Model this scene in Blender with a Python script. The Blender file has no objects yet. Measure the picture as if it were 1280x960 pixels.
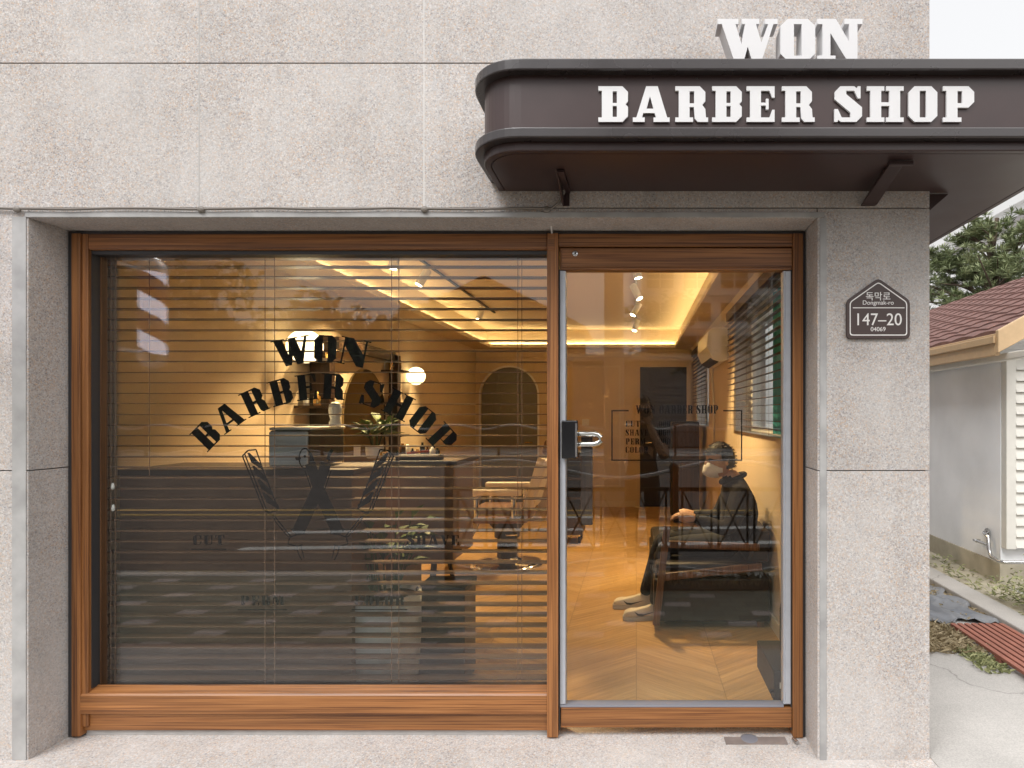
import bpy, bmesh, math, random
from mathutils import Vector, Matrix
random.seed(7)
R = math.radians
SC = bpy.context.scene
COL = SC.collection

# ------------------------------------------------------------------ camera model of the photograph
D, F, VX, VY, CH = 2.7, 754.2, 795.0, 517.0, 1.45     # distance to the frame plane, focal px, principal point, camera height

def P(px, py, Y):
    s = (Y + D) / F
    return Vector(((px - VX) * s, Y, CH + (VY - py) * s))
def PX(px, Y): return (px - VX) * (Y + D) / F
def PZ(py, Y): return CH + (VY - py) * (Y + D) / F

# ------------------------------------------------------------------ materials
def new_mat(name):
    m = bpy.data.materials.new(name); m.use_nodes = True
    nt = m.node_tree
    return m, nt, nt.nodes, nt.links, nt.nodes['Principled BSDF']

def simple(name, col, rough=0.5, metal=0.0, spec=0.5, var=0.0, vscale=20.0, bump=0.0, bscale=200.0, coat=0.0):
    m, nt, N, L, b = new_mat(name)
    b.inputs['Base Color'].default_value = (*col, 1)
    b.inputs['Roughness'].default_value = rough
    b.inputs['Metallic'].default_value = metal
    b.inputs['Specular IOR Level'].default_value = spec
    b.inputs['Coat Weight'].default_value = coat
    tc = N.new('ShaderNodeTexCoord')
    if var > 0:
        no = N.new('ShaderNodeTexNoise'); no.inputs['Scale'].default_value = vscale; no.inputs['Detail'].default_value = 6
        L.new(tc.outputs['Object'], no.inputs['Vector'])
        mp = N.new('ShaderNodeMapRange'); mp.inputs[1].default_value = .3; mp.inputs[2].default_value = .7
        mp.inputs[3].default_value = 1 - var; mp.inputs[4].default_value = 1 + var
        L.new(no.outputs['Fac'], mp.inputs[0])
        mx = N.new('ShaderNodeVectorMath'); mx.operation = 'SCALE'
        mx.inputs[0].default_value = col
        L.new(mp.outputs[0], mx.inputs['Scale'])
        L.new(mx.outputs[0], b.inputs['Base Color'])
        r2 = N.new('ShaderNodeMapRange'); r2.inputs[3].default_value = max(0.02, rough - .08); r2.inputs[4].default_value = min(1, rough + .08)
        L.new(no.outputs['Fac'], r2.inputs[0]); L.new(r2.outputs[0], b.inputs['Roughness'])
    if bump > 0:
        n2 = N.new('ShaderNodeTexNoise'); n2.inputs['Scale'].default_value = bscale; n2.inputs['Detail'].default_value = 4
        L.new(tc.outputs['Object'], n2.inputs['Vector'])
        bp = N.new('ShaderNodeBump'); bp.inputs['Strength'].default_value = bump; bp.inputs['Distance'].default_value = .01
        L.new(n2.outputs['Fac'], bp.inputs['Height']); L.new(bp.outputs[0], b.inputs['Normal'])
    return m

def ramp(N, stops, interp='LINEAR'):
    r = N.new('ShaderNodeValToRGB'); e = r.color_ramp.elements; r.color_ramp.interpolation = interp
    e[0].position, e[0].color = stops[0][0], (*stops[0][1], 1)
    e[1].position, e[1].color = stops[-1][0], (*stops[-1][1], 1)
    for p, c in stops[1:-1]:
        x = e.new(p); x.color = (*c, 1)
    return r

def granite(name, gain=1.0, scale=205.0, rough=.55, dark=0.0):
    m, nt, N, L, b = new_mat(name)
    tc = N.new('ShaderNodeTexCoord')
    def g(c): return tuple(min(.9, x * gain * k) for x, k in zip(c, (1.045, 1.04, 1.04)))
    v = N.new('ShaderNodeTexVoronoi'); v.inputs['Scale'].default_value = scale
    L.new(tc.outputs['Object'], v.inputs['Vector'])
    sp = N.new('ShaderNodeSeparateColor'); L.new(v.outputs['Color'], sp.inputs[0])
    r1 = ramp(N, [(0, g((.20, .19, .20))), (.035, g((.28, .265, .26))), (.12, g((.38, .335, .305))), (.35, g((.46, .42, .39))), (.55, g((.47, .455, .45))), (.72, g((.58, .56, .545))), (.84, g((.49, .35, .245))), (.93, g((.40, .41, .425))), (1, g((.72, .71, .69)))], 'CONSTANT')
    L.new(sp.outputs[0], r1.inputs[0])
    v2 = N.new('ShaderNodeTexVoronoi'); v2.inputs['Scale'].default_value = scale * .42
    L.new(tc.outputs['Object'], v2.inputs['Vector'])
    s2 = N.new('ShaderNodeSeparateColor'); L.new(v2.outputs['Color'], s2.inputs[0])
    r2 = ramp(N, [(0, g((.37, .35, .35))), (.25, g((.50, .45, .41))), (.55, g((.50, .48, .465))), (.85, g((.49, .40, .33))), (1, g((.55, .54, .53)))], 'CONSTANT')
    L.new(s2.outputs[1], r2.inputs[0])
    mx = N.new('ShaderNodeMix'); mx.data_type = 'RGBA'; mx.inputs[0].default_value = .25
    L.new(r1.outputs[0], mx.inputs[6]); L.new(r2.outputs[0], mx.inputs[7])
    # weathering: lime wash and dirt in broad cloudy patches and rain streaks
    no = N.new('ShaderNodeTexNoise'); no.inputs['Scale'].default_value = 1.7; no.inputs['Detail'].default_value = 7; no.inputs['Roughness'].default_value = .62
    L.new(tc.outputs['Object'], no.inputs['Vector'])
    mr = N.new('ShaderNodeMapRange'); mr.inputs[1].default_value = .42; mr.inputs[2].default_value = .68; mr.inputs[3].default_value = 0; mr.inputs[4].default_value = .48
    L.new(no.outputs['Fac'], mr.inputs[0])
    m2 = N.new('ShaderNodeMix'); m2.data_type = 'RGBA'; m2.inputs[7].default_value = (*g((.56, .545, .53)), 1)
    L.new(mr.outputs[0], m2.inputs[0]); L.new(mx.outputs[2], m2.inputs[6])
    mp = N.new('ShaderNodeMapping'); mp.inputs['Scale'].default_value = (9, 9, .5)
    L.new(tc.outputs['Object'], mp.inputs[0])
    n3 = N.new('ShaderNodeTexNoise'); n3.inputs['Scale'].default_value = 1.0; n3.inputs['Detail'].default_value = 5
    L.new(mp.outputs[0], n3.inputs['Vector'])
    m3 = N.new('ShaderNodeMapRange'); m3.inputs[1].default_value = .35; m3.inputs[2].default_value = .75; m3.inputs[3].default_value = 1.03; m3.inputs[4].default_value = .93
    L.new(n3.outputs['Fac'], m3.inputs[0])
    ge = N.new('ShaderNodeNewGeometry')
    m4 = N.new('ShaderNodeMapRange'); m4.inputs[3].default_value = .92; m4.inputs[4].default_value = 1.03
    L.new(ge.outputs['Random Per Island'], m4.inputs[0])
    n5 = N.new('ShaderNodeTexNoise'); n5.inputs['Scale'].default_value = 3.1; n5.inputs['Detail'].default_value = 8; n5.inputs['Roughness'].default_value = .7; n5.inputs['Distortion'].default_value = .6
    L.new(tc.outputs['Object'], n5.inputs['Vector'])
    m5 = N.new('ShaderNodeMapRange'); m5.inputs[1].default_value = .52; m5.inputs[2].default_value = .72; m5.inputs[3].default_value = 1.0; m5.inputs[4].default_value = .86
    L.new(n5.outputs['Fac'], m5.inputs[0])
    p1 = N.new('ShaderNodeMath'); p1.operation = 'MULTIPLY'; L.new(m3.outputs[0], p1.inputs[0]); L.new(m4.outputs[0], p1.inputs[1])
    p2 = N.new('ShaderNodeMath'); p2.operation = 'MULTIPLY'; L.new(p1.outputs[0], p2.inputs[0]); L.new(m5.outputs[0], p2.inputs[1])
    sc = N.new('ShaderNodeVectorMath'); sc.operation = 'SCALE'
    L.new(m2.outputs[2], sc.inputs[0]); L.new(p2.outputs[0], sc.inputs['Scale'])
    L.new(sc.outputs[0], b.inputs['Base Color'])
    b.inputs['Roughness'].default_value = rough
    b.inputs['Specular IOR Level'].default_value = .35
    bp = N.new('ShaderNodeBump'); bp.inputs['Strength'].default_value = .12; bp.inputs['Distance'].default_value = .002
    L.new(sp.outputs[1], bp.inputs['Height']); L.new(bp.outputs[0], b.inputs['Normal'])
    return m

def wood(name, c1, c2, c3, axis, rough=.42, grain=1.0):
    """streaky grain running along axis 0 (x), 1 (y) or 2 (z)"""
    m, nt, N, L, b = new_mat(name)
    tc = N.new('ShaderNodeTexCoord')
    mp = N.new('ShaderNodeMapping'); s = [150 * grain, 150 * grain, 150 * grain]; s[axis] = 1.6
    mp.inputs['Scale'].default_value = s
    L.new(tc.outputs['Object'], mp.inputs[0])
    n = N.new('ShaderNodeTexNoise'); n.inputs['Scale'].default_value = 1; n.inputs['Detail'].default_value = 5; n.inputs['Roughness'].default_value = .6
    n.inputs['Distortion'].default_value = .4
    L.new(mp.outputs[0], n.inputs['Vector'])
    r = ramp(N, [(.33, c1), (.47, c2), (.64, c3)])
    L.new(n.outputs['Fac'], r.inputs[0])
    mp2 = N.new('ShaderNodeMapping'); s2 = [22, 22, 22]; s2[axis] = .5
    mp2.inputs['Scale'].default_value = s2; L.new(tc.outputs['Object'], mp2.inputs[0])
    n2 = N.new('ShaderNodeTexNoise'); n2.inputs['Scale'].default_value = 1; n2.inputs['Detail'].default_value = 3
    L.new(mp2.outputs[0], n2.inputs['Vector'])
    mr = N.new('ShaderNodeMapRange'); mr.inputs[1].default_value = .3; mr.inputs[2].default_value = .7; mr.inputs[3].default_value = .58; mr.inputs[4].default_value = 1.22
    L.new(n2.outputs['Fac'], mr.inputs[0])
    sc = N.new('ShaderNodeVectorMath'); sc.operation = 'SCALE'
    L.new(r.outputs[0], sc.inputs[0]); L.new(mr.outputs[0], sc.inputs['Scale'])
    L.new(sc.outputs[0], b.inputs['Base Color'])
    b.inputs['Roughness'].default_value = rough
    bp = N.new('ShaderNodeBump'); bp.inputs['Strength'].default_value = .15; bp.inputs['Distance'].default_value = .002
    L.new(n.outputs['Fac'], bp.inputs['Height']); L.new(bp.outputs[0], b.inputs['Normal'])
    return m

def emit(name, col, strength):
    m, nt, N, L, b = new_mat(name)
    b.inputs['Base Color'].default_value = (.8, .8, .8, 1)
    b.inputs['Emission Color'].default_value = (*col, 1)
    b.inputs['Emission Strength'].default_value = strength
    return m

def pane_glass(name, base=.05, tint=(.95, .96, .95)):
    """thin architectural glass: clear transmission plus a Fresnel mirror"""
    m, nt, N, L, b = new_mat(name)
    N.remove(b)
    out = N['Material Output']
    tr = N.new('ShaderNodeBsdfTransparent'); tr.inputs[0].default_value = (*tint, 1)
    gl = N.new('ShaderNodeBsdfGlossy'); gl.inputs['Roughness'].default_value = 0.0
    lw = N.new('ShaderNodeLayerWeight'); lw.inputs[0].default_value = .5
    pw = N.new('ShaderNodeMath'); pw.operation = 'POWER'; pw.inputs[1].default_value = 4
    L.new(lw.outputs['Facing'], pw.inputs[0])
    mr = N.new('ShaderNodeMapRange'); mr.inputs[3].default_value = base; mr.inputs[4].default_value = .8
    L.new(pw.outputs[0], mr.inputs[0])
    mx = N.new('ShaderNodeMixShader')
    L.new(mr.outputs[0], mx.inputs[0]); L.new(tr.outputs[0], mx.inputs[1]); L.new(gl.outputs[0], mx.inputs[2])
    L.new(mx.outputs[0], out.inputs[0])
    return m

def chevron_floor(name):
    m, nt, N, L, b = new_mat(name)
    tc = N.new('ShaderNodeTexCoord'); sx = N.new('ShaderNodeSeparateXYZ'); L.new(tc.outputs['Object'], sx.inputs[0])
    def M(op, a, bb=None):
        n = N.new('ShaderNodeMath'); n.operation = op
        for k, v in enumerate((a, bb)):
            if v is None: continue
            if isinstance(v, (int, float)): n.inputs[k].default_value = v
            else: L.new(v, n.inputs[k])
        return n.outputs[0]
    w = .46
    xs = M('DIVIDE', sx.outputs[0], w)
    tri = M('MULTIPLY', M('PINGPONG', sx.outputs[0], w), .75)
    u = M('DIVIDE', M('ADD', sx.outputs[1], tri), .098)
    iu = M('FLOOR', u); ix = M('FLOOR', xs)
    cb = N.new('ShaderNodeCombineXYZ'); L.new(iu, cb.inputs[0]); L.new(ix, cb.inputs[1])
    wn = N.new('ShaderNodeTexWhiteNoise'); wn.noise_dimensions = '2D'; L.new(cb.outputs[0], wn.inputs[0])
    r = ramp(N, [(0, (.475, .28, .10)), (.5, (.52, .31, .115)), (1, (.56, .345, .135))])
    L.new(wn.outputs['Value'], r.inputs[0])
    # grain along the plank
    cb2 = N.new('ShaderNodeCombineXYZ'); L.new(M('MULTIPLY', u, 5.0), cb2.inputs[0]); L.new(M('MULTIPLY', sx.outputs[0], 2.5), cb2.inputs[1]); L.new(ix, cb2.inputs[2])
    no = N.new('ShaderNodeTexNoise'); no.inputs['Scale'].default_value = 1.5; no.inputs['Detail'].default_value = 6
    L.new(cb2.outputs[0], no.inputs['Vector'])
    mr = N.new('ShaderNodeMapRange'); mr.inputs[1].default_value = .25; mr.inputs[2].default_value = .75; mr.inputs[3].default_value = .68; mr.inputs[4].default_value = 1.2
    L.new(no.outputs['Fac'], mr.inputs[0])
    fr = M('FRACT', u); edge = M('LESS_THAN', fr, .025)
    fx = M('FRACT', xs); e2 = M('LESS_THAN', fx, .008)
    ed = M('MAXIMUM', edge, e2)
    dk = M('SUBTRACT', 1.0, M('MULTIPLY', ed, .4))
    k = M('MULTIPLY', mr.outputs[0], dk)
    sc = N.new('ShaderNodeVectorMath'); sc.operation = 'SCALE'; L.new(r.outputs[0], sc.inputs[0]); L.new(k, sc.inputs['Scale'])
    L.new(sc.outputs[0], b.inputs['Base Color'])
    b.inputs['Roughness'].default_value = .38
    b.inputs['Specular IOR Level'].default_value = .4
    return m

def block_paving(name):
    m, nt, N, L, b = new_mat(name)
    tc = N.new('ShaderNodeTexCoord'); sx = N.new('ShaderNodeSeparateXYZ'); L.new(tc.outputs['Object'], sx.inputs[0])
    def M(op, a, bb=None):
        n = N.new('ShaderNodeMath'); n.operation = op
        for k, v in enumerate((a, bb)):
            if v is None: continue
            if isinstance(v, (int, float)): n.inputs[k].default_value = v
            else: L.new(v, n.inputs[k])
        return n.outputs[0]
    v = M('DIVIDE', sx.outputs[1], .105); iv = M('FLOOR', v)
    u = M('ADD', M('DIVIDE', sx.outputs[0], .21), M('MULTIPLY', iv, .5)); iu = M('FLOOR', u)
    key = M('FLOORED_MODULO', M('ADD', iu, M('MULTIPLY', iv, 2)), 4)
    pale = M('MULTIPLY', M('LESS_THAN', key, .5), M('LESS_THAN', M('FLOORED_MODULO', iv, 2), .5))
    cb = N.new('ShaderNodeCombineXYZ'); L.new(iu, cb.inputs[0]); L.new(iv, cb.inputs[1])
    wn = N.new('ShaderNodeTexWhiteNoise'); wn.noise_dimensions = '2D'; L.new(cb.outputs[0], wn.inputs[0])
    r = ramp(N, [(0, (.165, .168, .13)), (1, (.245, .245, .19))]); L.new(wn.outputs['Value'], r.inputs[0])
    mx = N.new('ShaderNodeMix'); mx.data_type = 'RGBA'; mx.inputs[7].default_value = (.50, .44, .41, 1)
    L.new(pale, mx.inputs[0]); L.new(r.outputs[0], mx.inputs[6])
    # red-brown border course nearest the shop
    bord = M('GREATER_THAN', sx.outputs[1], -1.02)
    m2 = N.new('ShaderNodeMix'); m2.data_type = 'RGBA'; m2.inputs[7].default_value = (.36, .27, .23, 1)
    L.new(bord, m2.inputs[0]); L.new(mx.outputs[2], m2.inputs[6])
    j = M('MAXIMUM', M('LESS_THAN', M('FRACT', v), .07), M('LESS_THAN', M('FRACT', u), .035))
    dk = M('SUBTRACT', 1.0, M('MULTIPLY', j, .6))
    sc = N.new('ShaderNodeVectorMath'); sc.operation = 'SCALE'; L.new(m2.outputs[2], sc.inputs[0]); L.new(dk, sc.inputs['Scale'])
    L.new(sc.outputs[0], b.inputs['Base Color']); b.inputs['Roughness'].default_value = .8
    return m

def foliage(name, a, b_, trans=.25):
    m, nt, N, L, b = new_mat(name)
    oi = N.new('ShaderNodeNewGeometry')
    r = ramp(N, [(0, a), (1, b_)])
    L.new(oi.outputs['Random Per Island'], r.inputs[0]); L.new(r.outputs[0], b.inputs['Base Color'])
    b.inputs['Roughness'].default_value = .6
    b.inputs['Subsurface Weight'].default_value = 0
    return m

def concrete_mat(name, col):
    m, nt, N, L, b = new_mat(name)
    tc = N.new('ShaderNodeTexCoord')
    def noise(sc, det, rough, lo, hi, a, c):
        n = N.new('ShaderNodeTexNoise'); n.inputs['Scale'].default_value = sc; n.inputs['Detail'].default_value = det; n.inputs['Roughness'].default_value = rough
        L.new(tc.outputs['Object'], n.inputs['Vector'])
        r = N.new('ShaderNodeMapRange'); r.inputs[1].default_value = lo; r.inputs[2].default_value = hi; r.inputs[3].default_value = a; r.inputs[4].default_value = c
        L.new(n.outputs['Fac'], r.inputs[0]); return r.outputs[0], n
    a, _ = noise(1.4, 8, .65, .35, .68, 1.06, .80)
    c, n2 = noise(150, 3, .6, .3, .7, .82, 1.14)
    v = N.new('ShaderNodeTexVoronoi'); v.feature = 'DISTANCE_TO_EDGE'; v.inputs['Scale'].default_value = .55
    wv = N.new('ShaderNodeTexNoise'); wv.inputs['Scale'].default_value = 3; wv.inputs['Detail'].default_value = 6
    L.new(tc.outputs['Object'], wv.inputs['Vector'])
    ad = N.new('ShaderNodeVectorMath'); ad.operation = 'MULTIPLY_ADD'; ad.inputs[1].default_value = (.35, .35, .35)
    L.new(wv.outputs['Color'], ad.inputs[0]); L.new(tc.outputs['Object'], ad.inputs[2]); L.new(ad.outputs[0], v.inputs['Vector'])
    cr = N.new('ShaderNodeMapRange'); cr.inputs[1].default_value = .0; cr.inputs[2].default_value = .004; cr.inputs[3].default_value = .62; cr.inputs[4].default_value = 1
    L.new(v.outputs['Distance'], cr.inputs[0])
    p = N.new('ShaderNodeMath'); p.operation = 'MULTIPLY'; L.new(a, p.inputs[0]); L.new(c, p.inputs[1])
    q = N.new('ShaderNodeMath'); q.operation = 'MULTIPLY'; L.new(p.outputs[0], q.inputs[0]); L.new(cr.outputs[0], q.inputs[1])
    sc = N.new('ShaderNodeVectorMath'); sc.operation = 'SCALE'; sc.inputs[0].default_value = col; L.new(q.outputs[0], sc.inputs['Scale'])
    L.new(sc.outputs[0], b.inputs['Base Color']); b.inputs['Roughness'].default_value = .88
    bp = N.new('ShaderNodeBump'); bp.inputs['Strength'].default_value = .25; bp.inputs['Distance'].default_value = .004; L.new(n2.outputs['Fac'], bp.inputs['Height']); L.new(bp.outputs[0], b.inputs['Normal'])
    return m

M_ = {}
M_['granite'] = granite('granite')
M_['granite_reveal'] = granite('granite_reveal', .97)
M_['granite_step'] = granite('granite_step', 1.0, 190)
M_['joint'] = simple('joint_mortar', (.16, .15, .14), .9)
M_['caulk'] = simple('caulk', (.36, .355, .35), .6, var=.2, vscale=9)
M_['grout_dark'] = simple('grout_dark', (.44, .425, .41), .8, var=.1)
M_['grout_pale'] = simple('grout_pale', (.60, .585, .57), .8, var=.12, vscale=12)
M_['trim_grey'] = simple('trim_grey', (.24, .245, .28), .4, .3)
M_['wood_x'] = wood('wood_across', (.105, .036, .012), (.25, .098, .029), (.36, .155, .05), 0)
M_['wood_z'] = wood('wood_upright', (.11, .036, .012), (.25, .098, .029), (.345, .148, .048), 2)
M_['gasket'] = simple('gasket', (.035, .034, .036), .45)
M_['alu'] = simple('aluminium', (.46, .48, .52), .38, .4, var=.05)
M_['steel'] = simple('steel', (.62, .62, .62), .22, 1.0)
M_['chrome'] = simple('chrome', (.8, .8, .8), .08, 1.0)
M_['black_gloss'] = simple('black_gloss', (.012, .012, .013), .12)
M_['black'] = simple('black_matt', (.016, .015, .015), .6)
M_['vinyl'] = simple('vinyl', (.006, .005, .005), .8, spec=.05)
M_['awning'] = simple('awning_brown', (.040, .0215, .0205), .36, .0, .5, var=.14, vscale=5, bump=.02, bscale=9)
M_['awning_rim'] = simple('awning_rim', (.036, .030, .031), .28, .0, .6, var=.08, vscale=6)
M_['letter_white'] = simple('letter_white', (.69, .69, .70), .5)
M_['plate'] = simple('plate_brown', (.055, .034, .031), .4)
M_['plate_white'] = simple('plate_white', (.78, .76, .74), .5)
M_['glass'] = pane_glass('window_glass', .057)
M_['floor'] = chevron_floor('chevron_floor')
M_['plaster'] = simple('plaster_cream', (.62, .50, .34), .8, var=.04, vscale=3, bump=.03, bscale=60)
M_['ceil'] = simple('ceiling_paint', (.66, .56, .40), .85)
M_['slat'] = wood('slat_wood', (.055, .027, .014), (.088, .047, .025), (.125, .072, .04), 0, .3)
M_['slat_y'] = wood('slat_wood_side', (.05, .025, .012), (.075, .038, .02), (.10, .055, .03), 1, .45)
M_['cord'] = simple('cord', (.16, .09, .05), .8)
M_['dark_wood'] = wood('dark_wood', (.03, .016, .01), (.055, .028, .016), (.085, .045, .026), 2, .4)
M_['brown_wood'] = wood('brown_wood', (.08, .035, .015), (.15, .068, .03), (.21, .10, .045), 2, .4)
M_['counter'] = simple('counter_dark', (.06, .04, .03), .45, var=.1, vscale=5)
M_['leather_black'] = simple('leather_black', (.016, .013, .012), .5, bump=.08, bscale=300)
M_['leather_cream'] = simple('leather_cream', (.72, .62, .48), .42, bump=.05, bscale=260)
M_['leather_brown'] = simple('leather_brown', (.20, .10, .05), .45)
M_['counter_brown'] = simple('counter_brown', (.24, .15, .098), .45, var=.12, vscale=5)
M_['white_plastic'] = simple('white_plastic', (.74, .74, .72), .35)
M_['sky_tint'] = simple('sky_tinted_white', (.62, .68, .74), .25, .35)  # reflected blue sky put into the colour of a white box front
M_['white_ceramic'] = simple('white_ceramic', (.82, .86, .87), .35, var=.04)
M_['soil'] = simple('soil', (.05, .035, .025), .95, var=.3)
M_['mirror'] = simple('mirror_smoked', (.30, .26, .17), .06, 1.0)
M_['teal'] = simple('teal_cloth', (.03, .31, .34), .8)
M_['arch'] = simple('arch_panel', (.17, .165, .13), .35, var=.1, vscale=2)
M_['door_dark'] = simple('door_dark', (.028, .024, .024), .4)
M_['globe'] = emit('globe_glow', (1.0, .78, .44), 2.0)
M_['led'] = emit('led_cove', (1.0, .72, .36), 21.0)
M_['spot_disc'] = emit('spot_glow', (1.0, .83, .58), 14.0)
M_['cloth_black'] = simple('cloth_black', (.014, .013, .015), .85, bump=.3, bscale=40)
M_['jeans'] = simple('jeans_dark', (.022, .026, .034), .85, bump=.2, bscale=60)
M_['skin'] = simple('skin', (.56, .33, .21), .5, var=.06)
M_['hair'] = simple('hair_black', (.012, .010, .010), .5, bump=.4, bscale=90)
M_['mask'] = simple('mask_white', (.80, .80, .78), .8)
M_['sneaker'] = simple('sneaker_cream', (.70, .64, .54), .6, var=.06)
M_['sole'] = simple('sneaker_sole', (.52, .49, .45), .6)
M_['asphalt'] = simple('asphalt', (.115, .094, .082), .85, var=.25, vscale=3, bump=.2, bscale=150)
M_['concrete'] = simple('concrete', (.50, .485, .46), .85, var=.13, vscale=2.2, bump=.1, bscale=90)
M_['concrete_pale'] = concrete_mat('concrete_pale', (.455, .435, .41))
M_['paving'] = block_paving('block_paving')
M_['paint_white'] = simple('road_white', (.72, .72, .70), .7, var=.15, vscale=6)
M_['paint_yellow'] = simple('road_yellow', (.66, .42, .10), .7, var=.15, vscale=6)
M_['fence_brown'] = simple('fence_brown', (.045, .026, .018), .35, .3)
M_['fence_rail'] = simple('fence_rail', (.80, .78, .76), .4, .1)
M_['trunk'] = simple('bark', (.10, .07, .05), .9, var=.3, vscale=9, bump=.5, bscale=25)
M_['leaf_a'] = foliage('leaf_green', (.030, .055, .016), (.085, .115, .035))
M_['leaf_b'] = foliage('leaf_olive', (.045, .060, .018), (.12, .13, .04))
M_['leaf_pine'] = foliage('pine_needles', (.10, .135, .058), (.28, .315, .155))
M_['leaf_house'] = foliage('leaf_house', (.02, .055, .016), (.10, .15, .03))
M_['weed'] = foliage('weed_green', (.13, .15, .055), (.40, .40, .20))
M_['dead'] = foliage('dead_grass', (.26, .20, .11), (.46, .38, .24))
M_['hedge'] = simple('hedge_bank', (.05, .065, .022), .9, var=.5, vscale=2.5)
M_['bldg_white'] = simple('apartment_white', (.66, .66, .66), .7, var=.04)
M_['bldg_cream'] = simple('building_cream', (.50, .45, .40), .8, var=.06)
M_['bldg_grey'] = simple('shutter_grey', (.27, .25, .25), .6, var=.08)
M_['bldg_brown'] = simple('building_brown', (.13, .08, .055), .8, var=.12)
M_['win_dark'] = simple('window_dark', (.05, .055, .065), .6, spec=.2)
M_['stucco'] = simple('stucco_white', (.86, .87, .88), .9, var=.08, vscale=2.0, bump=.12, bscale=35)
M_['plinth'] = simple('plinth_stained', (.42, .38, .29), .9, var=.22, vscale=5)
M_['pvc'] = simple('cream_pvc', (.70, .68, .62), .4, var=.03)
M_['fascia'] = simple('fascia_tan', (.56, .39, .22), .45, var=.06)
M_['rooftile'] = simple('rooftile_red', (.165, .082, .068), .75, var=.22, vscale=14, bump=.15, bscale=60)
M_['deck_red'] = simple('deck_red', (.30, .115, .08), .6, var=.15, vscale=10)
M_['tarp'] = simple('tarp_grey', (.20, .21, .23), .3, 0, .6, var=.25, vscale=4)
M_['stone_dark'] = simple('stone_dark', (.20, .165, .15), .6, var=.2, vscale=12)
M_['pole_conc'] = simple('pole_concrete', (.46, .44, .42), .8, var=.1)
M_['red_plastic'] = simple('red_plastic', (.55, .05, .03), .35)
M_['gold'] = simple('brass', (.75, .50, .18), .2, 1.0)
M_['amber'] = simple('amber_bottle', (.12, .05, .015), .15)
M_['wire'] = simple('grey_wire', (.17, .15, .13), .5)

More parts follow.
